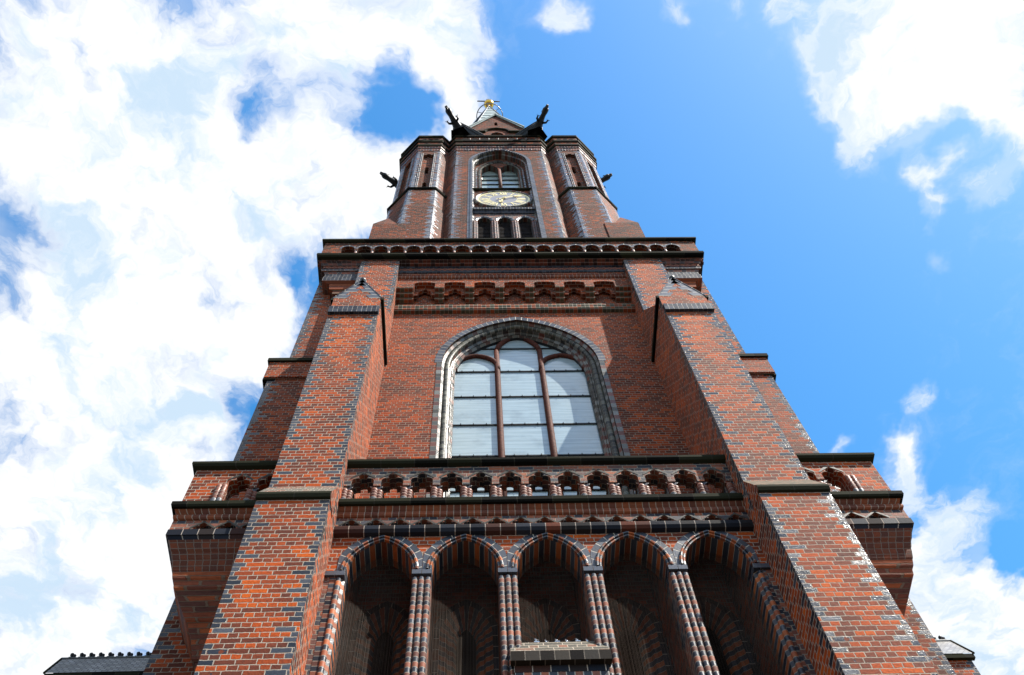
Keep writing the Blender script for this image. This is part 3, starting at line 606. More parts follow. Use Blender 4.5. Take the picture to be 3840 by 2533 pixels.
# front buttresses ------------------------------------------------------------------
for sgn in (-1, 1):
    x0, x1 = sorted((sgn * XI, sgn * XO)); xc = (x0 + x1) / 2
    mb = MB()
    mb.wall((x0, YL), (x1, YL), 0, 15.78, True, True)
    for xs, a, bq in ((x1, (x1, YL), (x1, YW)), (x0, (x0, YW), (x0, YL))):
        lft = xs == x1
        # side: below the cap, then set back, with the weathered slope to the shaft
        mb.wall(a, bq, 0, 15.78, lft, not lft)
        a2, b2 = ((x1, YU), (x1, YW)) if lft else ((x0, YW), (x0, YU))
        mb.wall(a2, b2, 15.78, 25.7, lft, not lft)
        tri = [(xs, YL, 15.78), (xs, YU + .001, 15.78), (xs, YU + .001, 16.55)]; mb.face(tri if lft else tri[::-1])
        prof = [(xs, YU, 25.7), (xs, YW, 25.7), (xs, YW, 27.72), (xs, YS, 27.72), (xs, YU + .4, 26.05)]
        mb.face(prof if lft else prof[::-1])
        mb.wall(*(((x1, YS), (x1, YW)) if lft else ((x0, YW), (x0, YS))), 27.72, 32.2, lft, not lft)
    mb.wall((x0, YU), (x1, YU), 16.0, 25.7, True, True)
    mb.wall((x0, YS), (x1, YS), 27.0, 32.2, True, True)
    bt = obj('buttress', mb, BR, T)
    # sloping cap with a rounded nose
    mb = MB(); e = .012
    nose = [(YL + .02, 15.70), (YL - .05, 15.72), (YL - .075, 15.80), (YL - .06, 15.88), (YL - .02, 15.93)]
    mb.grid([[(x0 - e, y, z), (x1 + e, y, z)] for y, z in nose], mi=1)
    mb.grid([[(x0 - e, y, z), (x1 + e, y, z)] for y, z in ((YL - .02, 15.93), (YU, 16.62))], mi=0)
    for xs in (x0 - e, x1 + e): mb.face([(xs, YU + .05, 15.70)] + [(xs, y, z) for y, z in nose] + [(xs, YU, 16.62)], mi=2)
    obj('buttress_cap', mb, [bpy.data.materials['grey_weathered_brick'] if sgn < 0 else MOSS, COPE, BR], bt)
    # gablet: brick face with glazed verges, dark band under it, side eaves
    gy = YU - .005; hw = (x1 - x0) / 2 + .03; zb, ze, za = 25.0, 25.72, 27.06
    mb = MB()
    pent = [(x0, zb), (x1, zb), (x1, ze), (xc, za), (x0, ze)]
    mb.face([(x, gy, z) for x, z in pent], [(x - x0, z) for x, z in pent])
    for s in (-1, 1):
        xe = xc + s * hw
        nq = 6
        for k in range(nq):   # toothed glazed verge
            f0, f1 = k / nq, (k + 1) / nq; dz = (za - ze)
            xa, xb2 = xe + (xc - xe) * f0, xe + (xc - xe) * f1; z0_, z1_ = ze + dz * f0, ze + dz * f1
            w = .36 if k % 2 == 0 else .2
            q = [(xa, gy - .006, z0_), (xb2, gy - .006, z1_), (xb2 - s * min(w, abs(xb2 - xc) + .02), gy - .006, z1_), (xa - s * w, gy - .006, z0_)]
            mb.face(q if s < 0 else q[::-1], [(0, 0), (.1, 0), (.1, .2), (0, .2)], mi=1)
        mb.face([(xe, gy - .02, ze), (xc, gy - .02, za + .04), (xc, gy + .45, za + .04), (xe, gy + .45, ze)], mi=1)
        mb.face([(xe, gy - .02, ze), (xc, gy - .02, za + .04), (xc, gy - .02, za), (xe + .0, gy - .02, ze - .05)], mi=1)
    mb.face([(x0, gy + .3, ze), (x1, gy + .3, ze), (x1, YS, 27.74), (x0, YS, 27.74)], mi=2)
    gb = obj('gablet', mb, [BR, HOOD, COPE], bt)
    mb = MB(); mb.box(x0 - .015, x1 + .015, YU - .09, YU + .02, 24.62, 24.99); obj('dark_band', mb, BLACKT, gb)
    for xs in (x0, x1):
        s = -1 if xs == x0 else 1; a, bq = sorted((xs, xs + s * .075)); mb = MB(); mb.box(a, bq, YU - .02, YW, 25.58, 25.72); obj('eaves_moulding', mb, COPE, gb)
    mb = MB(); mb.lathe(xc, YU + .02, [(.0, za - .05), (.07, za), (.09, za + .06), (.05, za + .1), (0, za + .14)], 8); obj('gablet_knob', mb, LEAD, gb)

# side buttresses, seen behind ------------------------------------------------------------
for sgn in (-1, 1):
    mb = MB(); xi, xo, xu = XO - .3, 6.78, 6.43
    def W2(xa, xb, z0, z1, y=YC, q=True):
        a, b_ = sorted((sgn * xa, sgn * xb)); mb.wall((a, y), (b_, y), z0, z1, sgn < 0 and q, sgn > 0 and q)
    W2(xi, xo, 0, 25.0); W2(xi, xu, 24.9, 33.0)
    s0, s1 = ((xo, 13.4), (xo, YC)) if sgn < 0 else ((xo, YC), (xo, 13.4))
    mb.wall((sgn * s0[0], s0[1]), (sgn * s1[0], s1[1]), 0, 25.0, sgn > 0, sgn < 0)
    mb.wall(*((sgn * xu, 13.2), (sgn * xu, YC)) if sgn < 0 else ((sgn * xu, YC), (sgn * xu, 13.2)), 24.9, 33.0, sgn > 0, sgn < 0)
    mb.wall(*((sgn * 5.3, 22.0), (sgn * 5.3, 13.0)) if sgn < 0 else ((sgn * 5.3, 13.0), (sgn * 5.3, 22.0)), 0, 33.0)
    sb = obj('side_buttress', mb, BRM, T)
    mb = MB(); a, b_ = sorted((sgn * (XO + .2), sgn * (xo + .1))); mb.box(a, b_, YC - .08, 13.45, 24.62, 25.5, skip='t'); 
    mb2 = MB(); a2, b2 = sorted((sgn * (XO + .2), sgn * (xo + .16))); mb2.box(a2, b2, YC - .14, 13.5, 25.5, 25.66)
    a3, b3 = sorted((sgn * (xo - .2), sgn * (xo + .13))); mb2.box(a3, b3, YC - .02, 13.4, 24.56, 24.72)
    obj('set_off', mb, BRM, sb); obj('set_off_cap', mb2, COPE, sb)

# main wall with the great window ---------------------------------------------------------
WC, WH, WR, WSP, WB = .02, 2.4, 3.12, 25.69, 17.6
mb = MB(); hole = arch(WH - .2, WR, 0, WSP, WC, 14, WB)
R0 = (WH * WH + WR * WR) / (2 * WH); C0 = R0 - WH
def wa(o, n=16, bottom=WB):   # arch concentric with the hood, o metres inside it
    r = R0 - o; a1 = math.acos(C0 / r); p = [(C0 - r * math.cos(a1 * i / n), r * math.sin(a1 * i / n)) for i in range(n + 1)]
    p += [(-x, z) for x, z in p[-2::-1]]; p = [(WC + x, WSP + z) for x, z in p]
    if bottom is not None: p = [(p[0][0], bottom)] + p + [(p[-1][0], bottom)]
    return p
mb.plate([(-XO, 16.7), (XO, 16.7), (XO, 32.2), (-XO, 32.2)], [wa(.2)], FX, YW, YW + .05, back=False)
MW = obj('main_wall', mb, BRM, T)
c3 = lambda o, d, bottom=WB: [(x, YW + d, z) for x, z in wa(o, 16, bottom)]
win = MB()
win.grid([c3(.0, -.012, None), c3(.2, -.012, None)], mi=0)
for s in (0, -1):   # toothed jamb strips under the hood
    pa, pb = c3(.06, -.01), c3(.2, -.01); i = s
    a0, a1, b0, b1 = (pa[0], pa[1], pb[0], pb[1]) if s == 0 else (pa[-1], pa[-2], pb[-1], pb[-2])
    win.face([a0, b0, b1, a1], [(WB, 0), (WB, .14), (WSP, .14), (WSP, 0)], mi=1)
def order(prof, mi, smooth=False):
    cs_ = [c3(o, d) for o, d in prof]
    # own uv so that courses run up the jamb and round the arch
    win.grid(cs_, mi=mi, smooth=smooth)
order([(.2, -.012), (.2, .07), (.26, .13)], 1)
order([(.26, .13), (.26, .18)], 2)
order([(.26 + .0, .18)] + [(.34 - .075 * math.cos(math.pi * i / 6), .18 - .07 * math.sin(math.pi * i / 6)) for i in range(7)] + [(.415, .2)], 2)
order([(.415, .2), (.415, .3), (.44, .32), (.47, .30), (.5, .33), (.5, .36)], 1)
order([(.5, .36), (.55, .43)], 1); order([(.55, .43), (.55, .56)], 3)
WIN = obj('great_window', win, [HOOD, JAMB, ROLL, IRON], T)
GY = YW + .52
mb = MB(); mb.face([(x, GY, z) for x, z in wa(.55)]); obj('glass_pane', mb, GLASS, WIN)
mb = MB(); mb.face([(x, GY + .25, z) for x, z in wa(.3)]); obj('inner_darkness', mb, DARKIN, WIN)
def mull(path, r=.075):
    m_ = MB(); m_.tube([(x, GY - .04, z) for x, z in path], r, 8); return m_
mx = .64
for s in (-1, 1):
    sx = 1.24   # side light centre
    obj('mullion', mull([(WC + s * mx, WB), (WC + s * mx, 22), (WC + s * mx, 26), (WC + s * mx, 27.45)], [.085, .085, .08, .075]), REDT, WIN)
    obj('tracery_bar', mull([(WC + s * x, z) for x, z in ((mx, 27.4), (.60, 27.62), (.52, 27.83), (.38, 28.06), (.2, 28.28), (0, 28.5))], .08), REDT, WIN)
    pts = arch(.615, .72, 0, 26.34, WC + s * sx, 6)
    obj('tracery_bar', mull([(pts[0][0], 26.1)] + pts + [(pts[-1][0], 26.1)], .078), REDT, WIN)
bars = [27.58, 26.08, 24.57, 23.06, 21.55, 20.04]
m_ = MB(); m_.box(-1.92, 1.92, GY - .035, GY - .005, -.022, .022)
for k in range(-5, 6): m_.box(k * .33 - .012, k * .33 + .012, GY - .05, GY - .03, -.012, .045)
gb0 = obj('glazing_bar', m_, IRON, WIN, (WC, 0, bars[1]))
for z in bars[2:]: dup(gb0, WIN, (WC, 0, z))
m_ = MB(); m_.box(-1.22, 1.22, GY - .035, GY - .005, -.022, .022); obj('glazing_bar', m_, IRON, WIN, (WC, 0, bars[0]))

# arched corbel frieze --------------------------------------------------------------------
FC = [.035 + .967 * (i - 3) for i in range(7)]; FH = .335
mb = MB(); zb, zt = 30.36, 31.1
o = [(-XI - .02, zb)]
for c in FC: o += [(c - FH, zb), (c - FH, 30.66)] + [(c - FH * math.cos(math.pi * i / 6), 30.66 + .10 * math.sin(math.pi * i / 6)) for i in range(1, 6)] + [(c + FH, 30.66), (c + FH, zb)]
zt = 31.05; o += [(XI + .02, zb), (XI + .02, zt), (-XI - .02, zt)]
mb.plate(o, [], FX, 11.46, YW, rim=True)
FRZ = obj('corbel_frieze', mb, BRM, T)
def leg_mesh(w):
    m_ = MB()
    for k in range(3):
        y = 11.46 + .13 * k; z1 = 30.36 - .15 * k; pr = [(y + .02, z1)] + roll(y + .03, z1 - .14, z1 - .005, .05, 5)[::-1] + [(y + .13, z1 - .15)]
        m_.grid([[(-w, yy, z), (w, yy, z)] for yy, z in pr])
        for xx in (-w, w): m_.face([(xx, YW, z1), (xx, y, z1), (xx, y - .01, z1 - .07), (xx, y + .03, z1 - .15), (xx, YW, z1 - .15)])
    return m_
gap = .967 - 2 * FH
lg = obj('corbel', leg_mesh(gap / 2), TILES, FRZ, ((FC[0] + FC[1]) / 2, 0, 0))
for a, b_ in list(zip(FC, FC[1:]))[1:]: dup(lg, FRZ, ((a + b_) / 2, 0, 0))
for s in (-1, 1):
    e0 = FC[-1] + FH if s > 0 else FC[0] - FH; w = (XI - abs(e0)) / 2
    obj('corbel', leg_mesh(w), TILES, FRZ, (e0 + s * w, 0, 0))
for c in FC:
    m_ = MB(); tf = trefoil(.2, .36, c, 30.28, 4); q = [(c - FH, 30.15), (c - .2, 30.15)] + tf + [(c + .2, 30.15), (c + FH, 30.15), (c + FH, 30.78), (c - FH, 30.78)]
    m_.plate(q, [], FX, 11.66, 11.8, rim=True); obj('trefoil_head', m_, BRM, FRZ)
mb = grid_str([(YW, 29.1), (11.76, 29.12), (11.72, 29.2), (11.74, 29.3), (11.72, 29.38), (11.72, 29.5), (11.78, 29.56), (YW, 29.58)], -XI, XI); obj('tile_band', mb, TILES, T)
# bands stepping out under the cornice
mb = grid_str([(YW, 31.04), (11.44, 31.05)] + roll(11.44, 31.06, 31.28, .04) + [(11.43, 31.29)], -XI, XI); obj('tile_roll', mb, ORANGE, T)
mb = grid_str([(11.44, 31.28), (11.415, 31.285), (11.415, 31.43)], -XI, XI); obj('plain_course', mb, BRM, T)
mb = grid_str([(11.42, 31.42)] + roll(11.4, 31.425, 31.53, .035) + [(11.4, 31.54)], -XI, XI); obj('dark_band', mb, BLACKT, T)
mb = MB(); mb.face([(-XI, 11.39, 31.52), (XI, 11.39, 31.52), (XI, 11.39, 31.86), (-XI, 11.39, 31.86)]); ZZ = obj('zigzag_band', mb, BLACKT, T)
mb = grid_str([(11.4, 31.85), (11.36, 31.855), (11.36, 31.96)], -XI, XI); obj('dark_band', mb, BLACKT, T)
mb = MB(); k = 0; x = -XI; st = .19
while x < XI - .02:
    for sg in (1, -1):
        za, zb_ = (31.6, 31.76) if sg > 0 else (31.76, 31.6); w = .05; x2 = min(x + st, XI)
        mb.face([(x, 11.378, za), (x2, 11.378, zb_), (x2, 11.378, zb_ + w), (x, 11.378, za + w)])
    x += st
obj('zigzag_bricks', mb, plain_mat('orange_brick', (.36, .1, .035), (.2, .06, .03), 6.0, .6), ZZ)
mb = grid_str([(11.37, 31.95), (11.27, 31.955), (11.26, 32.05), (11.18, 32.055), (11.17, 32.13)], -6.5, 6.5); obj('dentil_course', mb, course_mat('dark_red_headers', [(0, (.03, .018, .016)), (1, (.07, .026, .02))], [(0, (.06, .022, .018)), (1, (.15, .042, .022))], Sx=.14, J=.012, mortar=(.12, .09, .075), alternate=False, cross=.16, spec=.1), T)

# cornice corners, slab and upper balustrade ----------------------------------------------
CX, CY = 6.54, 11.0
TQ = [(29.5, .0), (29.55, .38), (29.9, .42), (29.92, .5), (30.15, .5), (30.17, .58), (30.55, .62), (30.6, .74), (30.62, .78), (30.95, .78), (30.97, .76), (31.2, .76), (31.22, .78), (31.36, .8), (31.38, .86), (31.52, .86), (31.54, .82), (31.75, .84), (31.78, .9), (31.95, .93), (31.97, .97), (32.13, .98)]
for sgn in (-1, 1):
    def cor(t, z): return [(sgn * XO, YC - .62 * t, z), (sgn * (XO + 1.45 * t), YC - .62 * t, z), (sgn * (XO + 1.45 * t), YC + .4, z)]
    lo = [(z, t) for z, t in TQ if z <= 31.2]; hi = [(z, t) for z, t in TQ if 31.19 < z]
    mb = MB(); mb.grid([cor(t, z) for z, t in lo[:9]], mi=0); mb.grid([cor(t, z) for z, t in lo[8:]], mi=1); mb.grid([cor(t, z) for z, t in hi[:4]], mi=2); mb.grid([cor(t, z) for z, t in hi[3:6]], mi=1); mb.grid([cor(t, z) for z, t in hi[5:]], mi=2)
    ccb = obj('cornice_corbel', mb, [bpy.data.materials['corbel_brick'], BLACKT, bpy.data.materials['dark_red_headers']], T)
    mb = MB(); x = XO + .1
    while x < XO + 1.1:
        for sg in (1, -1):
            za, zb_ = (31.57, 31.7) if sg > 0 else (31.7, 31.57); y = YC - .62 * .84 - .02
            mb.face([(sgn * x, y, za), (sgn * (x + .19), y, zb_), (sgn * (x + .19), y, zb_ + .035), (sgn * x, y, za + .035)])
        x += .19
    obj('zigzag_bricks', mb, bpy.data.materials['orange_brick'], ccb)
def around(prof, xh, yf, yb=23.1):   # moulding round all four sides of the square tower top
    m_ = MB(); ym = 17.06 + (17.06 - yf); ol = [(-xh, yf), (xh, yf), (xh, ym), (-xh, ym)]; m_.ring(ol, prof); return m_
CORN = obj('cornice_slab', around([(-.6, 32.12), (-.02, 32.13), (.03, 32.2), (.03, 32.3), (-.02, 32.36), (-1.6, 32.37)], CX - .03, CY + .03), COPE, T)
mb = MB(); mb.face([(-CX, CY, 32.35), (CX, CY, 32.35), (CX, 23.1, 32.35), (-CX, 23.1, 32.35)]); obj('gallery_floor', mb, LEAD, T)
UO = [-5.57 + .557 * i for i in range(21)]; xw = 6.41; y0, y1 = 11.02, 11.26
mb = MB(); o = [(-xw, 32.36), (UO[0] - .225, 32.36), (UO[0] - .225, 32.72)]
for i, c in enumerate(UO):
    if i: o += [(c - .225, 32.72)]
    o += arch(.225, .26, 0, 32.80, c, 4)
    o += [(c + .225, 32.72)]
o += [(UO[-1] + .225, 32.36), (xw, 32.36), (xw, 33.4), (-xw, 33.4)]
mb.plate(o, [], FX, y0, y1, rim=True)
for c in UO:
    a, b_ = arch(.225, .26, -.0, 32.80, c, 5), arch(.225, .26, -.075, 32.80, c, 5)
    lim = lambda p: [(max(c - .276, min(c + .276, x)), y0 - .01, z) for x, z in p]
    mb.grid([lim(a), lim(b_)], mi=1)
for s in (-1, 1): mb.wall(*(((s * xw, y0), (s * xw, 23)) if s > 0 else ((s * xw, 23), (s * xw, y0))), 32.36, 33.4)
UB = obj('upper_balustrade', mb, [BRT, HOOD], T)
obj('handrail', around([(-.3, 33.39), (.05, 33.4), (.11, 33.45), (.11, 33.55), (.05, 33.58), (-.4, 33.6), (-.4, 33.39)], xw, y0), COPE, UB)
def ub_mesh():
    m_ = MB(); z0 = 32.36; m_.lathe(0, 0, [(.06, z0), (.06, z0 + .04), (.045, z0 + .06), (.055, z0 + .12), (.045, z0 + .16), (.055, z0 + .22), (.045, z0 + .28)], 8)
    m_.face([(-.03, -.03, z0 + .26), (.03, -.03, z0 + .26), (.056, -.06, z0 + .37), (-.056, -.06, z0 + .37)]); m_.box(-.05, .05, .06, .18, z0, z0 + .37); return m_
u0 = None
for a, b_ in zip(UO, UO[1:]):
    p = ((a + b_) / 2, 11.08, 0)
    if u0 is None: u0 = obj('baluster', ub_mesh(), TERRA, UB, p)
    else: dup(u0, UB, p)

# upper tower: an octagon with turrets on its diagonals -------------------------------------
YF = 12.0; CEN = 17.06
Q = [(-4.14, 12.02), (-3.02, 12.02), (-2.59, 12.42), (-2.18, YF), (2.18, YF), (2.59, 12.42), (3.02, 12.02), (4.14, 12.02)]
OUT = []
for k in range(4):
    for x, y in Q:
        for _ in range(k): x, y = CEN - y, CEN + x
        OUT.append((x, y))
ZB, ZC = 32.3, 50.75
mb = MB(); nO = len(OUT)
# faces replaced by pierced plates: the front bay, the front faces of both turrets and the diagonal faces beside them
special = {0, 3, 6, 7, 31}
for i in range(nO):
    a, b_ = OUT[i], OUT[(i + 1) % nO]; kk = i % 8
    if i in special: continue
    mb.wall(a, b_, ZB, ZC, kk in (0, 1, 3, 4, 6, 7), kk in (0, 2, 3, 5, 6, 7))
UT = obj('upper_tower', mb, BRT, T)
# turret faces with a sunk blind lancet and two slits
def face_plate(a, b_, slits=True, panel=True):
    a = Vector(a); b_ = Vector(b_); w = (b_ - a).length; t = (b_ - a) / w; n = Vector((-t.y, t.x))
    fr = lambda u, v, d: (a.x + t.x * u + n.x * d, a.y + t.y * u + n.y * d, v)
    m_ = MB(); c = w / 2; ed = lambda u: (u, w - u)
    pan = [(c - .25, 43.75), (c + .25, 43.75)] + trefoil(.25, .42, c, 49.55, 4)[::-1]
    m_.plate([(0, ZB), (w, ZB), (w, ZC), (0, ZC)], [pan], fr, 0, .16, edge=ed, back=False)
    sl = [[(c - .09, z), (c + .09, z), (c + .09, z + 1.1), (c, z + 1.3), (c - .09, z + 1.1)] for z in ((44.0, 46.75) if slits else ())]
    m_.plate([(c - .3, 43.7), (c + .3, 43.7), (c + .3, 50.2), (c - .3, 50.2)], sl, fr, .16, .5, back=False, mi=2)
    if sl: m_.face([fr(c - .2, 43.8, .45), fr(c + .2, 43.8, .45), fr(c + .2, 49, .45), fr(c - .2, 49, .45)], mi=1)
    # beaded edge rolls beside the panel
    for s in (-1, 1):
        for k_, (dx, r) in enumerate(((.29, .03), (.36, .022))):
            p = fr(c + s * dx, 0, -.012); m_.tube([(p[0], p[1], 43.75), (p[0], p[1], 47), (p[0], p[1], 50.0)], r, 6, mi=3, cap=False)
    return m_
for i in (0, 6, 7, 31):
    a, b_ = OUT[i], OUT[(i + 1) % nO]
    obj('turret_face', face_plate(a, b_, slits=i in (0, 6)), [BRT, DARKIN, brick_mat('plain_weathered_brick', pal=OLD, seed=41., mortar=(.4, .34, .28), grime=.4) if 'plain_weathered_brick' not in bpy.data.materials else bpy.data.materials['plain_weathered_brick'], JAMB], UT)
# string course of the turrets, set-off and square base shoulders
for sgn in (-1, 1):
    tp = [(sgn * 2.61, 12.40), (sgn * 3.02, 12.02), (sgn * 4.14, 12.02), (sgn * 5.04, 12.92), (sgn * 5.04, 14.04), (sgn * 4.64, 14.45)]
    if sgn < 0: tp = tp[::-1]
    def oline(o): 
        q = offset(tp + [(0, 17)], o)[:-1]; return q
    mb = MB(); mb.grid([[(x, y, z) for x, y in oline(o)] for o, z in ((.0, 43.2), (.12, 43.24), (.16, 43.34), (.14, 43.44), (0, 43.58))]); obj('turret_string', mb, COPE, UT)
    # lower storey of the turret stands a little proud, with a sloped set-off
    mb2 = MB(); pts = oline(.13)
    for a, b_ in zip(pts, pts[1:]): ins = abs(abs(a[0] - b_[0]) - .42) < .12; mb2.wall(a, b_, ZB, 40.55, not ins or sgn < 0, not ins or sgn > 0)
    po = oline(.07)
    for a, b_ in zip(po, po[1:]): ins = abs(abs(a[0] - b_[0]) - .42) < .12; mb2.wall(a, b_, 40.98, 43.3, not ins or sgn < 0, not ins or sgn > 0)
    for (a, b_), (c_, d_) in zip(zip(pts, pts[1:]), zip(po, po[1:])): mb2.face([(*a, 40.55), (*b_, 40.55), (*d_, 41.0), (*c_, 41.0)])
    tb_ = obj('turret_base', mb2, BRT, UT)
    mb = MB(); a, b_ = sorted((sgn * 3.9, sgn * 5.26)); mb.box(a, b_, 11.85, 15.0, ZB, 38.1)
    e = sgn * 5.26
    mb.face([(sgn * 4.33, 11.85, 38.1), (e, 11.85, 38.1), (sgn * 4.85, 12.3, 40.2)]); mb.face([(e, 11.85, 38.1), (e, 12.9, 38.1), (sgn * 4.85, 12.3, 40.2)])
    obj('base_shoulder', mb, BRT, tb_)

# front bay with the arched recess
BH, BRS, BSP = 1.5, 2.4, 48.4
mb = MB(); ed = lambda u: (u + 2.18, 2.18 - u)
rec = lambda o, n=12: arch(BH, BRS, o, BSP, -.02, n, ZB)
rcl = rec(.16)
mb.plate([(-2.18, ZB), (rcl[0][0], ZB)] + rcl[1:-1] + [(rcl[-1][0], ZB), (2.18, ZB), (2.18, ZC), (-2.18, ZC)], [], FX, YF, YF + .1, edge=ed, back=False)
BAY = obj('bell_bay', mb, BRT, UT)
r3 = lambda o, d: [(x, YF + d, z) for x, z in rec(o)]
mb = MB(); mb.grid([r3(-.04, -.01), r3(.08, -.01), r3(.08, -.05), r3(.16, -.05), r3(.17, .02)], mi=0)
mb.grid([r3(.17, .02), r3(.17, .16), r3(.24, .2), r3(.24, .42)], mi=1)
obj('recess_ring', mb, [HOOD, JAMB], BAY)
mb = MB(); mb.face([(-1.4, 12.24, 40.5), (1.4, 12.24, 40.5), (1.4, 12.24, 43.98), (-1.4, 12.24, 43.98)])
wl = arch(.93, 1.75, -.42, 47.6, -.02, 10, 44.3)
lights = []
for s in (-1, 1): lights.append(arch(.42, 1.0, 0, 48.35, -.03 + s * .47, 7, 44.55))
mb.plate([(x, z) for x, z in rec(.2)][1:-1][::-1] + [(-1.33, 44.3), (1.29, 44.3)], lights, FX, 12.42, 12.8, mi=0, ms=1, back=False)
obj('recess_wall', mb, [BRT, JAMB], BAY)
# belfry window: two lights
bw = MB(); f3 = lambda o, d: [(x, 12.42 + d, z) for x, z in arch(.93, 1.72, o, 48.0, -.03, 9, 44.4)]
bw.grid([f3(-.3, -.01), f3(-.24, -.06), f3(-.17, -.06), f3(-.17, -.01)], mi=0); bw.grid([f3(-.12, -.01), f3(-.08, -.05), f3(-.02, -.05), f3(0, .0)], mi=1)
BW = obj('bell_window', bw, [JAMB, ROLL], BAY)
for l in lights:
    m_ = MB(); m_.face([(x, 12.74, z) for x, z in l]); obj('glass_pane', m_, GLASS2, BW)
m_ = MB(); m_.tube([(-.03, 12.46, 44.4), (-.03, 12.46, 48.4)], .08, 8); obj('mullion', m_, REDT, BW)
m_ = MB(); m_.box(-.95, .9, 12.69, 12.73, 0, .06); b0 = obj('glazing_bar', m_, IRON, BW, (0, 0, 45.3))
for z in (46.02, 46.75, 47.5, 48.25): dup(b0, BW, (0, 0, z))
m_ = MB(); m_.grid([[(-1.36, y, z), (1.32, y, z)] for y, z in ((12.42, 43.95), (12.16, 44.0), (12.12, 44.08), (12.14, 44.18), (12.42, 44.42))]); obj('window_sill', m_, COPE, BW)
m_ = MB(); m_.grid([[(-1.36, y, z), (1.32, y, z)] for y, z in ((12.42, 40.3), (12.22, 40.31), (12.2, 40.4), (12.16, 40.4), (12.1, 40.6), (12.04, 40.62), (12.02, 40.78), (12.06, 40.84), (12.42, 41.0))]); obj('clock_ledge', m_, [BLACKT], BAY)
# louvred bell openings
LC = [-.87, -.03, .81]
mb = MB(); hs = [arch(.28, .45, 0, 39.45, c, 7, ZB + .05) for c in LC]
o = [(-1.4, ZB)]
for h in hs: o += [(h[0][0], ZB)] + h[1:-1] + [(h[-1][0], ZB)]
o += [(1.36, ZB), (1.36, 40.55), (-1.4, 40.55)]
mb.plate(o, [], FX, 12.2, 12.42, back=False, ms=1); 
for h in hs: mb.grid([[(x, 12.2, z) for x, z in h], [(x, 12.6, z) for x, z in h]], mi=1)
for c in LC:
    q = lambda oo, d: [(max(c - .42, min(c + .42, x)), 12.2 + d, z) for x, z in arch(.28, .45, oo, 39.45, c, 8)]
    mb.grid([q(-.0, -.01), q(-.06, -.05), q(-.13, -.04), q(-.15, 0)], mi=2)
LW = obj('louvre_arcade', mb, [BRX, JAMB, HOOD], BAY)
for c in (-.45, .39, -1.27, 1.21):
    m_ = MB()
    for dx in (-.085, 0, .085): m_.lathe(c + dx, 12.19 - (.03 if dx == 0 else 0), [(.05, ZB), (.05, 39.3), (.02, 39.45)], 8)
    obj('pier_shaft', m_, BANDS, LW)
lv = MB()
z = 34.0
while z < 39.85:
    lv.face([(-.27, 12.36, z), (.27, 12.36, z), (.27, 12.52, z + .15), (-.27, 12.52, z + .15)]); lv.face([(-.27, 12.36, z), (.27, 12.36, z), (.27, 12.36, z + .03), (-.27, 12.36, z + .03)]); z += .17
lv.face([(-.3, 12.6, 33), (.3, 12.6, 33), (.3, 12.6, 40), (-.3, 12.6, 40)])
lv.box(-.28, -.24, 12.33, 12.4, 33, 39.5); lv.box(.24, .28, 12.33, 12.4, 33, 39.5)
l0 = obj('louvre', lv, LOUV, LW, (LC[0], 0, 0))
for c in LC[1:]: dup(l0, LW, (c, 0, 0))

# cornice and parapet following the outline
prof = [(0, 50.5), (.03, 50.54), (.05, 50.75), (.05, 50.9), (.09, 50.96), (.1, 51.22)]
mb = MB(); mb.ring(OUT, prof); CN = obj('tower_cornice', mb, bpy.data.materials['dark_red_headers'], UT)
mb = MB(); mb.ring(OUT, [(.09, 51.2), (.15, 51.24), (.16, 51.45), (.1, 51.5)]); obj('dark_band', mb, COPE, CN)
mb = MB(); mb.ring(OUT, [(.1, 51.48), (.13, 51.65), (.13, 51.88)]); obj('plain_course', mb, BRT, CN)
mb = MB(); mb.ring(OUT, [(.12, 51.86), (.2, 51.9), (.22, 52.1), (.16, 52.2), (.11, 52.21)]); obj('dark_band', mb, COPE, CN)
mb = MB(); mb.ring(OUT, [(.11, 52.2), (.11, 53.0)]); PAR = obj('parapet', mb, BRT, CN)
mb = MB(); mb.ring(OUT, [(.1, 52.98), (.19, 53.01), (.21, 53.2), (.15, 53.28), (-.8, 53.34)]); obj('parapet_coping', mb, COPE, CN)
for c in [-1.75 + .5 * i for i in range(8)]:
    m_ = MB(); yy = YF - .118; m_.face([(c - .19, yy, 52.24), (c + .19, yy, 52.24)] + [(c + .19 * math.cos(math.pi * i / 6), yy, 52.6 + .2 * math.sin(math.pi * i / 6)) for i in range(7)])
    m_.lathe(c + .25, YF - .11, [(.05, 52.22), (.035, 52.55), (.05, 52.7)], 6, mi=1); obj('parapet_arch', m_, [DARKIN, ROLL], PAR)
for xx in (-3.9, -3.58, -3.26, 3.26, 3.58, 3.9):
    m_ = MB(); yy = 12.02 - .118; m_.face([(xx - .12, yy, 52.24), (xx + .12, yy, 52.24)] + [(xx + .12 * math.cos(math.pi * i / 6), yy, 52.6 + .15 * math.sin(math.pi * i / 6)) for i in range(7)]); obj('parapet_arch', m_, DARKIN, PAR)
mb = MB(); mb.face([(*p, 53.3) for p in offset(OUT, .05)]); obj('roof_floor', mb, LEAD, UT)
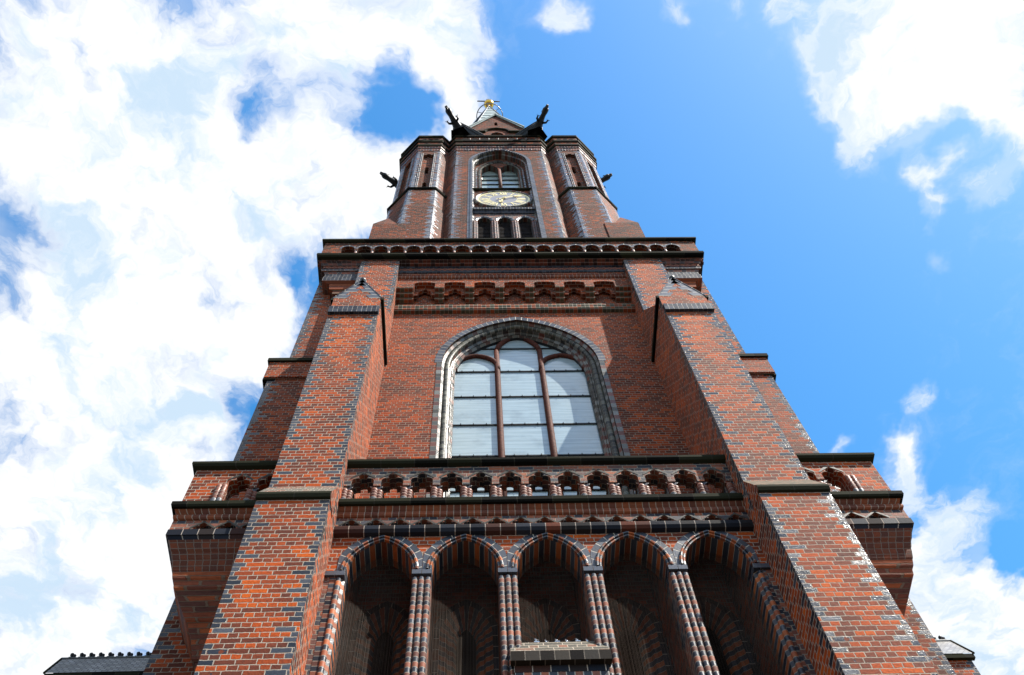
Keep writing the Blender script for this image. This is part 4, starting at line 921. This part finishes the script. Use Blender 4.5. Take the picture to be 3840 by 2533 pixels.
# gables on the four sides, turret caps, spire
def gable_mesh():
    m_ = MB(); y = 12.25; zb, ze, za, h = 52.6, 57.0, 60.25, 1.5
    op = [(-.36, 53.2), (.36, 53.2)] + arch(.36, .6, 0, 55.3, 0, 5)[::-1]; sl = [(-.09, 57.6), (.09, 57.6), (.09, 58.35), (0, 58.5), (-.09, 58.35)]
    m_.plate([(-h, zb), (h, zb), (h, ze), (0, za), (-h, ze)], [op, sl], FX, y, y + .35, mi=0, ms=0, back=False)
    m_.face([(-.8, y + .33, 53), (.8, y + .33, 53), (.8, y + .33, 58.6), (-.8, y + .33, 58.6)], mi=1)
    hd = lambda o, d: [(x, y + d, z) for x, z in arch(.5, .62, o, 55.75, 0, 6)]
    m_.grid([hd(-.1, -.02), hd(-.16, -.12), hd(-.3, -.1), hd(-.32, 0)], mi=2)
    m_.grid([[(-1.5, y + d, z), (-.7, y + d, z)] for d, z in ((0, 55.6), (-.14, 55.65), (-.14, 55.8), (0, 55.9))], mi=2); m_.grid([[(.7, y + d, z), (1.5, y + d, z)] for d, z in ((0, 55.6), (-.14, 55.65), (-.14, 55.8), (0, 55.9))], mi=2)
    for s in (-1, 1):
        m_.wall(*(((s * h, y), (s * h, 14)) if s > 0 else ((s * h, 14), (s * h, y))), zb, ze)
        P = [(s * (h + .12), y - .14, ze - .26), (0, y - .14, za), (0, 16, za), (s * (h + .12), 16, ze - .26)]
        m_.face(P, mi=3); P2 = [(p[0], p[1], p[2] + .16) for p in P]; m_.face(P2, mi=3)
        m_.face([P[0], P[1], P2[1], P2[0]], mi=3); m_.face([P[0], P[3], P2[3], P2[0]], mi=3)
        m_.face([(s * h, y - .1, ze - .2), (0, y - .1, za + .03), (0, y - .1, za - .13), (s * h, y - .1, ze - .36)], mi=3)
    return m_
def rotmesh(m_, k):
    r = MB(); r.__dict__.update({a: list(b_) for a, b_ in m_.__dict__.items()})
    v = []
    for x, y, z in m_.v:
        for _ in range(k): x, y = CEN - y, CEN + x
        v.append((x, y, z))
    r.v = v; return r
gm = gable_mesh()
for k in range(4): obj('roof_gable', rotmesh(gm, k), [BRT, DARKIN, COPE, COPPER], UT)
for sx in (-1, 1):
    for sy in (-1, 1):
        m_ = MB(); cx, cy = sx * 3.68, CEN + sy * 3.68
        m_.lathe(cx, cy, [(1.3, 53.3), (1.25, 53.6), (.9, 54.8), (.12, 56.0), (0, 56.2)], 8, a0=math.pi / 8, a1=math.pi * 2 + math.pi / 8); 
        for i in range(len(m_.sm)): m_.sm[i] = False
        obj('turret_cap', m_, COPPER, UT)
m_ = MB(); zt, zb, rb = 87.4, 54.0, 4.6
nn = 22
for k in range(8):
    a0, a1 = math.pi / 8 + k * math.pi / 4, math.pi / 8 + (k + 1) * math.pi / 4; rc = rb / math.cos(math.pi / 8)
    for j in range(nn):
        z0, z1 = zb + (zt - zb) * j / nn, zb + (zt - zb) * (j + 1) / nn; r0, r1 = rc * (zt - z0) / (zt - zb) + .04, rc * (zt - z1) / (zt - zb) + .04
        m_.face([(r0 * math.cos(a0), CEN + r0 * math.sin(a0), z0), (r0 * math.cos(a1), CEN + r0 * math.sin(a1), z0), (r1 * math.cos(a1), CEN + r1 * math.sin(a1), z1), (r1 * math.cos(a0), CEN + r1 * math.sin(a0), z1)])
SP = obj('spire', m_, COPPER, T)
for k in range(8):   # rolled ridges and standing seams
    a0 = math.pi / 8 + k * math.pi / 4; m_ = MB(); rc = rb / math.cos(math.pi / 8)
    m_.tube([(rc * math.cos(a0), CEN + rc * math.sin(a0), zb), (.06 * math.cos(a0), CEN + .06 * math.sin(a0), zt)], .05, 6); obj('ridge_roll', m_, LEAD, SP)
m_ = MB()
for k in range(8):
    am = (k + 1) * math.pi / 4 + math.pi / 4 * 0; t = Vector((-math.sin(am), math.cos(am), 0)); nrm = Vector((math.cos(am), math.sin(am), 0))
    for j in range(12):
        z = zb + 2 + j * 2.6 + (k % 2) * 1.1; r = rb * (zt - z) / (zt - zb) + .05; w = r * .40
        a = Vector((0, CEN, z)) + nrm * r - t * w; b_ = Vector((0, CEN, z)) + nrm * r + t * w
        m_.tube([a, b_], .03, 4)
obj('seams', m_, LEAD, SP)
m_ = MB(); m_.lathe(0, CEN, [(.05, 87.2), (.1, 87.5), (.08, 87.8)] + [(max(.001, .45 * math.sin(math.pi * i / 14)), 88.25 - .45 * math.cos(math.pi * i / 14)) for i in range(1, 15)], 20); obj('gilt_ball', m_, GOLD, SP)
m_ = MB(); m_.tube([(0, CEN, 88.6), (0, CEN, 90.6)], .05, 6); m_.tube([(-1.03, CEN, 89.75), (1.0, CEN + .02, 89.65)], .055, 6); m_.box(-.2, .2, CEN - .05, CEN + .05, 90.2, 90.4); obj('cross', m_, IRON, SP)
m_ = MB(); zr, rr = 83.1, 1.1
m_.tube([(rr * math.cos(i * math.pi / 16), CEN + rr * math.sin(i * math.pi / 16), zr) for i in range(33)], .045, 6)
for k in range(6):
    a = k * math.pi / 3 + .35; m_.tube([(.3 * math.cos(a), CEN + .3 * math.sin(a), zr + .6), (rr * math.cos(a), CEN + rr * math.sin(a), zr)], .03, 5)
obj('lightning_ring', m_, plain_mat('pale_metal', (.35, .34, .32), None, 2., .35, metal=.7), SP)

# ------------------------------------------------------------------ tower clock
ZK, YK = 42.44, 12.22
CK = thing('tower_clock', 'round grey clock dial with gilt numerals and hands set under the belfry window', 'clock', (.01, YK, ZK))
def kf(m_, pts, d, mi=0): m_.face([(.01 + x, YK + d, ZK + z) for x, z in pts], mi=mi)
def kring(m_, r0, r1, d, mi=0, n=64):
    for i in range(n):
        a, b_ = 2 * math.pi * i / n, 2 * math.pi * (i + 1) / n
        kf(m_, [(r0 * math.sin(a), r0 * math.cos(a)), (r1 * math.sin(a), r1 * math.cos(a)), (r1 * math.sin(b_), r1 * math.cos(b_)), (r0 * math.sin(b_), r0 * math.cos(b_))], d, mi)
m_ = MB(); kring(m_, 0.0, 1.17, -.06); kring(m_, .0, .64, -.066)
for i in range(64):
    a, b_ = 2 * math.pi * i / 64, 2 * math.pi * (i + 1) / 64; q = lambda t, d: (.01 + 1.17 * math.sin(t), YK + d, ZK + 1.17 * math.cos(t)); m_.face([q(a, -.06), q(b_, -.06), q(b_, .02), q(a, .02)])
obj('dial', m_, DIAL, CK)
m_ = MB(); kring(m_, 1.07, 1.165, -.068)
for k in range(60):
    a = 2 * math.pi * k / 60; s, c = math.sin(a), math.cos(a); r0, r1, w = 1.0, 1.05, .022
    kf(m_, [(r0 * s - w * c, r0 * c + w * s), (r0 * s + w * c, r0 * c - w * s), (r1 * s + w * c, r1 * c - w * s), (r1 * s - w * c, r1 * c + w * s)], -.069)
obj('minute_ring', m_, GILT, CK); m_ = MB(); kring(m_, .6, .625, -.07); obj('inner_ring', m_, GILT, CK)
ROM = {1: 'I', 2: 'II', 3: 'III', 4: 'IIII', 5: 'V', 6: 'VI', 7: 'VII', 8: 'VIII', 9: 'IX', 10: 'X', 11: 'XI', 12: 'XII'}
for h in range(1, 13):
    m_ = MB(); a = 2 * math.pi * h / 12; s, c = math.sin(a), math.cos(a)
    wd = {'I': .085, 'V': .17, 'X': .17}; tot = sum(wd[q] for q in ROM[h]); x = -tot / 2
    def st(xa, ya, xb, yb, w):
        dx, dy = xb - xa, yb - ya; L = math.hypot(dx, dy); px_, py_ = -dy / L * w / 2, dx / L * w / 2
        P = [(xa + px_, ya + py_), (xa - px_, ya - py_), (xb - px_, yb - py_), (xb + px_, yb + py_)]
        kf(m_, [(u * c + v * s, -u * s + v * c) for u, v in P], -.074 - .0005 * len(m_.f))
    r0, r1 = .64, .97
    for q in ROM[h]:
        w = wd[q]; m0, m1 = x + .012, x + w - .012; mid = x + w / 2
        if q == 'I': st(mid, r0, mid, r1, .058)
        elif q == 'V': st(mid, r0, m0, r1, .058); st(mid, r0, m1, r1, .04)
        else: st(m0, r0, m1, r1, .04); st(m0, r1, m1, r0, .058)
        x += w
    obj('numeral', m_, GILT, CK)
def hand(ang, L, tail, w, d):
    m_ = MB(); a = math.radians(ang); s, c = math.sin(a), math.cos(a)
    def p(P):
        for dd in (d, d - .02): m_.face([(.01 + u * c + v * s, YK + dd, ZK - u * s + v * c) for u, v in P])
    p([(-w, -tail), (w, -tail), (w * .6, L * .62), (-w * .6, L * .62)]); p([(-w * 2.2, L * .64), (0, L * .52), (w * 2.2, L * .64), (0, L)])
    p([(-w * 2, -tail * .8), (w * 2, -tail * .8), (0, -tail * 1.3)]); p([(.08 * math.cos(i * .524), .08 * math.sin(i * .524)) for i in range(12)]); return m_
obj('minute_hand', hand(60, .92, .3, .035, -.11), GILT, CK); obj('hour_hand', hand(197, .62, .22, .05, -.09), GILT, CK)
m_ = MB(); kring(m_, 1.17, 1.24, -.03, n=48)
m_.grid([[(.01 + r * math.sin(2 * math.pi * i / 48), YK + d, ZK + r * math.cos(2 * math.pi * i / 48)) for i in range(49)] for r, d in ((1.165, -.08), (1.2, -.11), (1.26, -.1), (1.3, -.03), (1.32, .02))]); obj('clock_surround', m_, JAMB, CK)

# ------------------------------------------------------------------ gargoyles
def gargoyle(base, tip, label):
    base, tip = Vector(base), Vector(tip); d = (tip - base); L = d.length; d.normalize(); side = d.cross(Vector((0, 0, 1))).normalized(); upv = side.cross(d)
    t = thing('gargoyle', label, 'gargoyle', base, 'black gargoyles round the top of the tower')
    P = lambda f, u, s=0: base + d * (L * f) + upv * u + side * s
    m_ = MB(); m_.tube([P(-.25, -.05), P(0, 0), P(.2, .05), P(.42, .03), P(.6, .0), P(.72, .0), P(.84, .03), P(.93, .03), P(1, .0)], [.34, .33, .27, .2, .15, .14, .17, .17, .12], 10); obj('body', m_, IRON, t)
    m_ = MB(); m_.tube([P(.9, .1), P(1.02, .1), P(1.12, .07)], [.12, .1, .07], 8); m_.tube([P(.9, -.08), P(1.0, -.1), P(1.08, -.11)], [.08, .06, .04], 8)
    for s in (-1, 1): m_.tube([P(.86, .14, s * .08), P(.8, .3, s * .14)], [.05, .015], 5)
    obj('head', m_, IRON, t)
    for s in (-1, 1):
        m_ = MB(); pts = [P(.4, .14, s * .1), P(.28, .3, s * .22), P(.05, .3, s * .45), P(-.22, .2, s * .72), P(-.5, .02, s * 1.0), P(-.72, -.25, s * 1.25), P(-.6, -.34, s * 1.0), P(-.45, -.28, s * .8), P(-.35, -.4, s * .55), P(-.2, -.35, s * .25)]
        for e, q in ((0, 0), (1, -.05)):
            for a, b_ in zip(pts[1:], pts[2:]): m_.face([pts[0] + upv * q, a + upv * q, b_ + upv * q])
        for a, b_ in zip(pts, pts[1:] + pts[:1]): m_.face([a, b_, b_ - upv * .05, a - upv * .05])
        m_.tube(pts[:6], [.06, .06, .055, .05, .04, .02], 6)
        for q in (pts[6], pts[8]): m_.tube([pts[0], q], [.05, .02], 5)
        obj('wing', m_, IRON, t)
        m_ = MB(); m_.tube([P(.42, -.05, s * .12), P(.48, -.22, s * .28), P(.56, -.3, s * .3)], [.08, .06, .04], 6)
        for k in (-1, 0, 1): m_.tube([P(.56, -.3, s * .3), P(.62, -.38, s * .3 + k * .1)], [.03, .008], 4)
        obj('leg', m_, IRON, t)
    m_ = MB()
    for k in range(9): a = P(.45 + .04 * k, .14); m_.tube([a, a + upv * .22 + side * (.1 * (-1) ** k)], [.025, .006], 4)
    obj('spines', m_, IRON, t)
    m_ = MB(); m_.lathe(0, 0, [(.6, -1.1), (.5, -.75), (.4, -.4), (.32, -.05), (.1, .2)], 5)
    for i in range(len(m_.sm)): m_.sm[i] = False
    if base.y < 13: obj('haunch', m_, IRON, t, base)
    return t
gargoyle((-2.02, 11.9, 54.35), (-2.74, 10.68, 54.65), 'black winged gargoyle leaning out over the left end of the front parapet')
gargoyle((2.1, 11.9, 54.35), (2.72, 10.62, 54.65), 'black winged gargoyle leaning out over the right end of the front parapet')
gargoyle((-5.2, 15.1, 54.3), (-6.42, 14.3, 54.5), 'small black gargoyle jutting into the sky from the left flank of the tower top')
gargoyle((5.15, 15.1, 54.3), (6.36, 14.42, 54.5), 'small black gargoyle jutting into the sky from the right flank of the tower top')

# ------------------------------------------------------------------ bird nets of upright wires, spikes on the sill
nl = ['fine upright wire bird net in the leftmost niche', 'fine upright wire bird net in the niche left of the middle one', 'fine upright wire bird net in the middle niche above the sloping sill', 'fine upright wire bird net in the niche right of the middle one', 'fine upright wire bird net in the rightmost niche']
for c, lb in zip(AC, nl):
    m_ = MB(); x = -AH + .012; y = AY + .34; k = 0
    Rr = (AH * AH + AR * AR) / (2 * AH); cc = Rr - AH
    while x < AH - .01:
        zt = ASP + math.sqrt(max(0, Rr * Rr - (cc + abs(x)) ** 2)) - .02; zb = 13.08 if c == AC[2] else 8.0
        w = .0022 + .0008 * (k % 3 == 0); j = random.uniform(-.003, .003)
        A, B, Cc = (x - w + j, y), (x + w + j, y), (x + j, y - w * 1.6)
        for p, q in ((A, Cc), (Cc, B), (B, A)): m_.face([(p[0] + c, p[1], zb), (q[0] + c, q[1], zb), (q[0] + c, q[1], zt), (p[0] + c, p[1], zt)])
        x += .0165; k += 1
    n = obj('bird_net', m_, WIRE); tag(n, lb, 'bird net', 'bird nets across the five niches')
spk = None
sl = ['leftmost of the bright spike clusters on the middle sill', 'second bright spike cluster from the left on the middle sill', 'third bright spike cluster from the left on the middle sill', 'third bright spike cluster from the right on the middle sill', 'second bright spike cluster from the right on the middle sill', 'rightmost of the bright spike clusters on the middle sill']
for i in range(6):
    x = -.30 + .16 * i
    if spk is None:
        m_ = MB()
        for k in range(16):
            a = random.uniform(0, 6.28); l = random.uniform(.04, .085); m_.tube([(0, 0, 0), (l * math.cos(a) * .5, l * math.sin(a) * .4, l)], [.006, .003], 4)
        m_.box(-.04, .04, -.02, .02, -.01, .01); spk = obj('bird_spikes', m_, STEEL, None, (x, AY + .12, 13.11)); o_ = spk
    else: o_ = spk.copy(); COL.objects.link(o_); o_.location = (x, AY + .12 + .03 * (i % 2), 13.11); o_.scale = (1, 1, .7 + .3 * (i % 2))
    tag(o_, sl[i], 'bird spikes', 'bird spike clusters on the sill of the middle niche')

# ------------------------------------------------------------------ flanking walls with tiled saddle roofs
def flank(sgn, label, xe, ye, ze, yr, zr):
    t = thing('flanking_wall', label, 'brick wall', (sgn * 9, yr, 0)); yb = 2 * yr - ye; x0 = 5.0
    m_ = MB(); xw_ = xe - .12; a, b_ = sorted((sgn * x0, sgn * xw_))
    m_.wall((a, ye + .12), (b_, ye + .12), 0, ze - .1, sgn < 0, sgn > 0); m_.wall((b_, yb - .12), (a, yb - .12), 0, ze - .1)
    xs = sgn * xw_
    m_.wall(*(((xs, ye + .12), (xs, yb - .12)) if sgn > 0 else ((xs, yb - .12), (xs, ye + .12))), 0, ze - .1, sgn > 0, sgn < 0)
    m_.face([(xs, ye + .12, ze - .1), (xs, yb - .12, ze - .1), (xs, yr, zr - .1)]); obj('wall', m_, BR, t)
    m_ = MB(); L = math.hypot(yr - ye, zr - ze); w = xe - x0
    for y in (ye, yb): m_.face([(sgn * x0, y, ze), (sgn * xe, y, ze), (sgn * xe, yr, zr), (sgn * x0, yr, zr)], [(0, 0), (w, 0), (w, L), (0, L)])
    obj('roof', m_, SLATES, t)
    m_ = MB(); a, b_ = sorted((sgn * x0, sgn * (xe - .02))); m_.box(a, b_, ye + .01, ye + .14, ze - .16, ze - .01); m_.tube([(sgn * xe, ye, ze), (sgn * xe, yr, zr)], .035, 6); obj('eaves_moulding', m_, COPE, t)
    m_ = MB(); m_.tube([(sgn * x0, yr, zr), (sgn * xe, yr, zr)], .04, 6); obj('ridge_roll', m_, LEAD, t)
    m_ = MB(); m_.lathe(0, 0, [(.03, 0), (.025, .05), (.055, .09), (.06, .14), (.03, .18), (0, .2)], 8); m_.lathe(.085, 0, [(.03, 0), (.025, .04), (.05, .07), (.045, .11), (0, .14)], 8); m_.box(-.06, .14, -.03, .03, -.02, .02)
    c0 = obj('ridge_crest', m_, IRON, t, (sgn * (xe - .25), yr, zr + .03)); x = xe - .53
    while x > 9.5: dup(c0, t, (sgn * x, yr, zr + .03)); x -= .275
flank(-1, 'narrow brick flanking wall at the lower left edge with steep slate roof and crested ridge', 13.46, 20.0, 22.67, 20.47, 23.72)
flank(1, 'narrow brick flanking wall at the lower right edge with steep slate roof and few crests', 13.2, 20.0, 22.69, 20.66, 23.92)
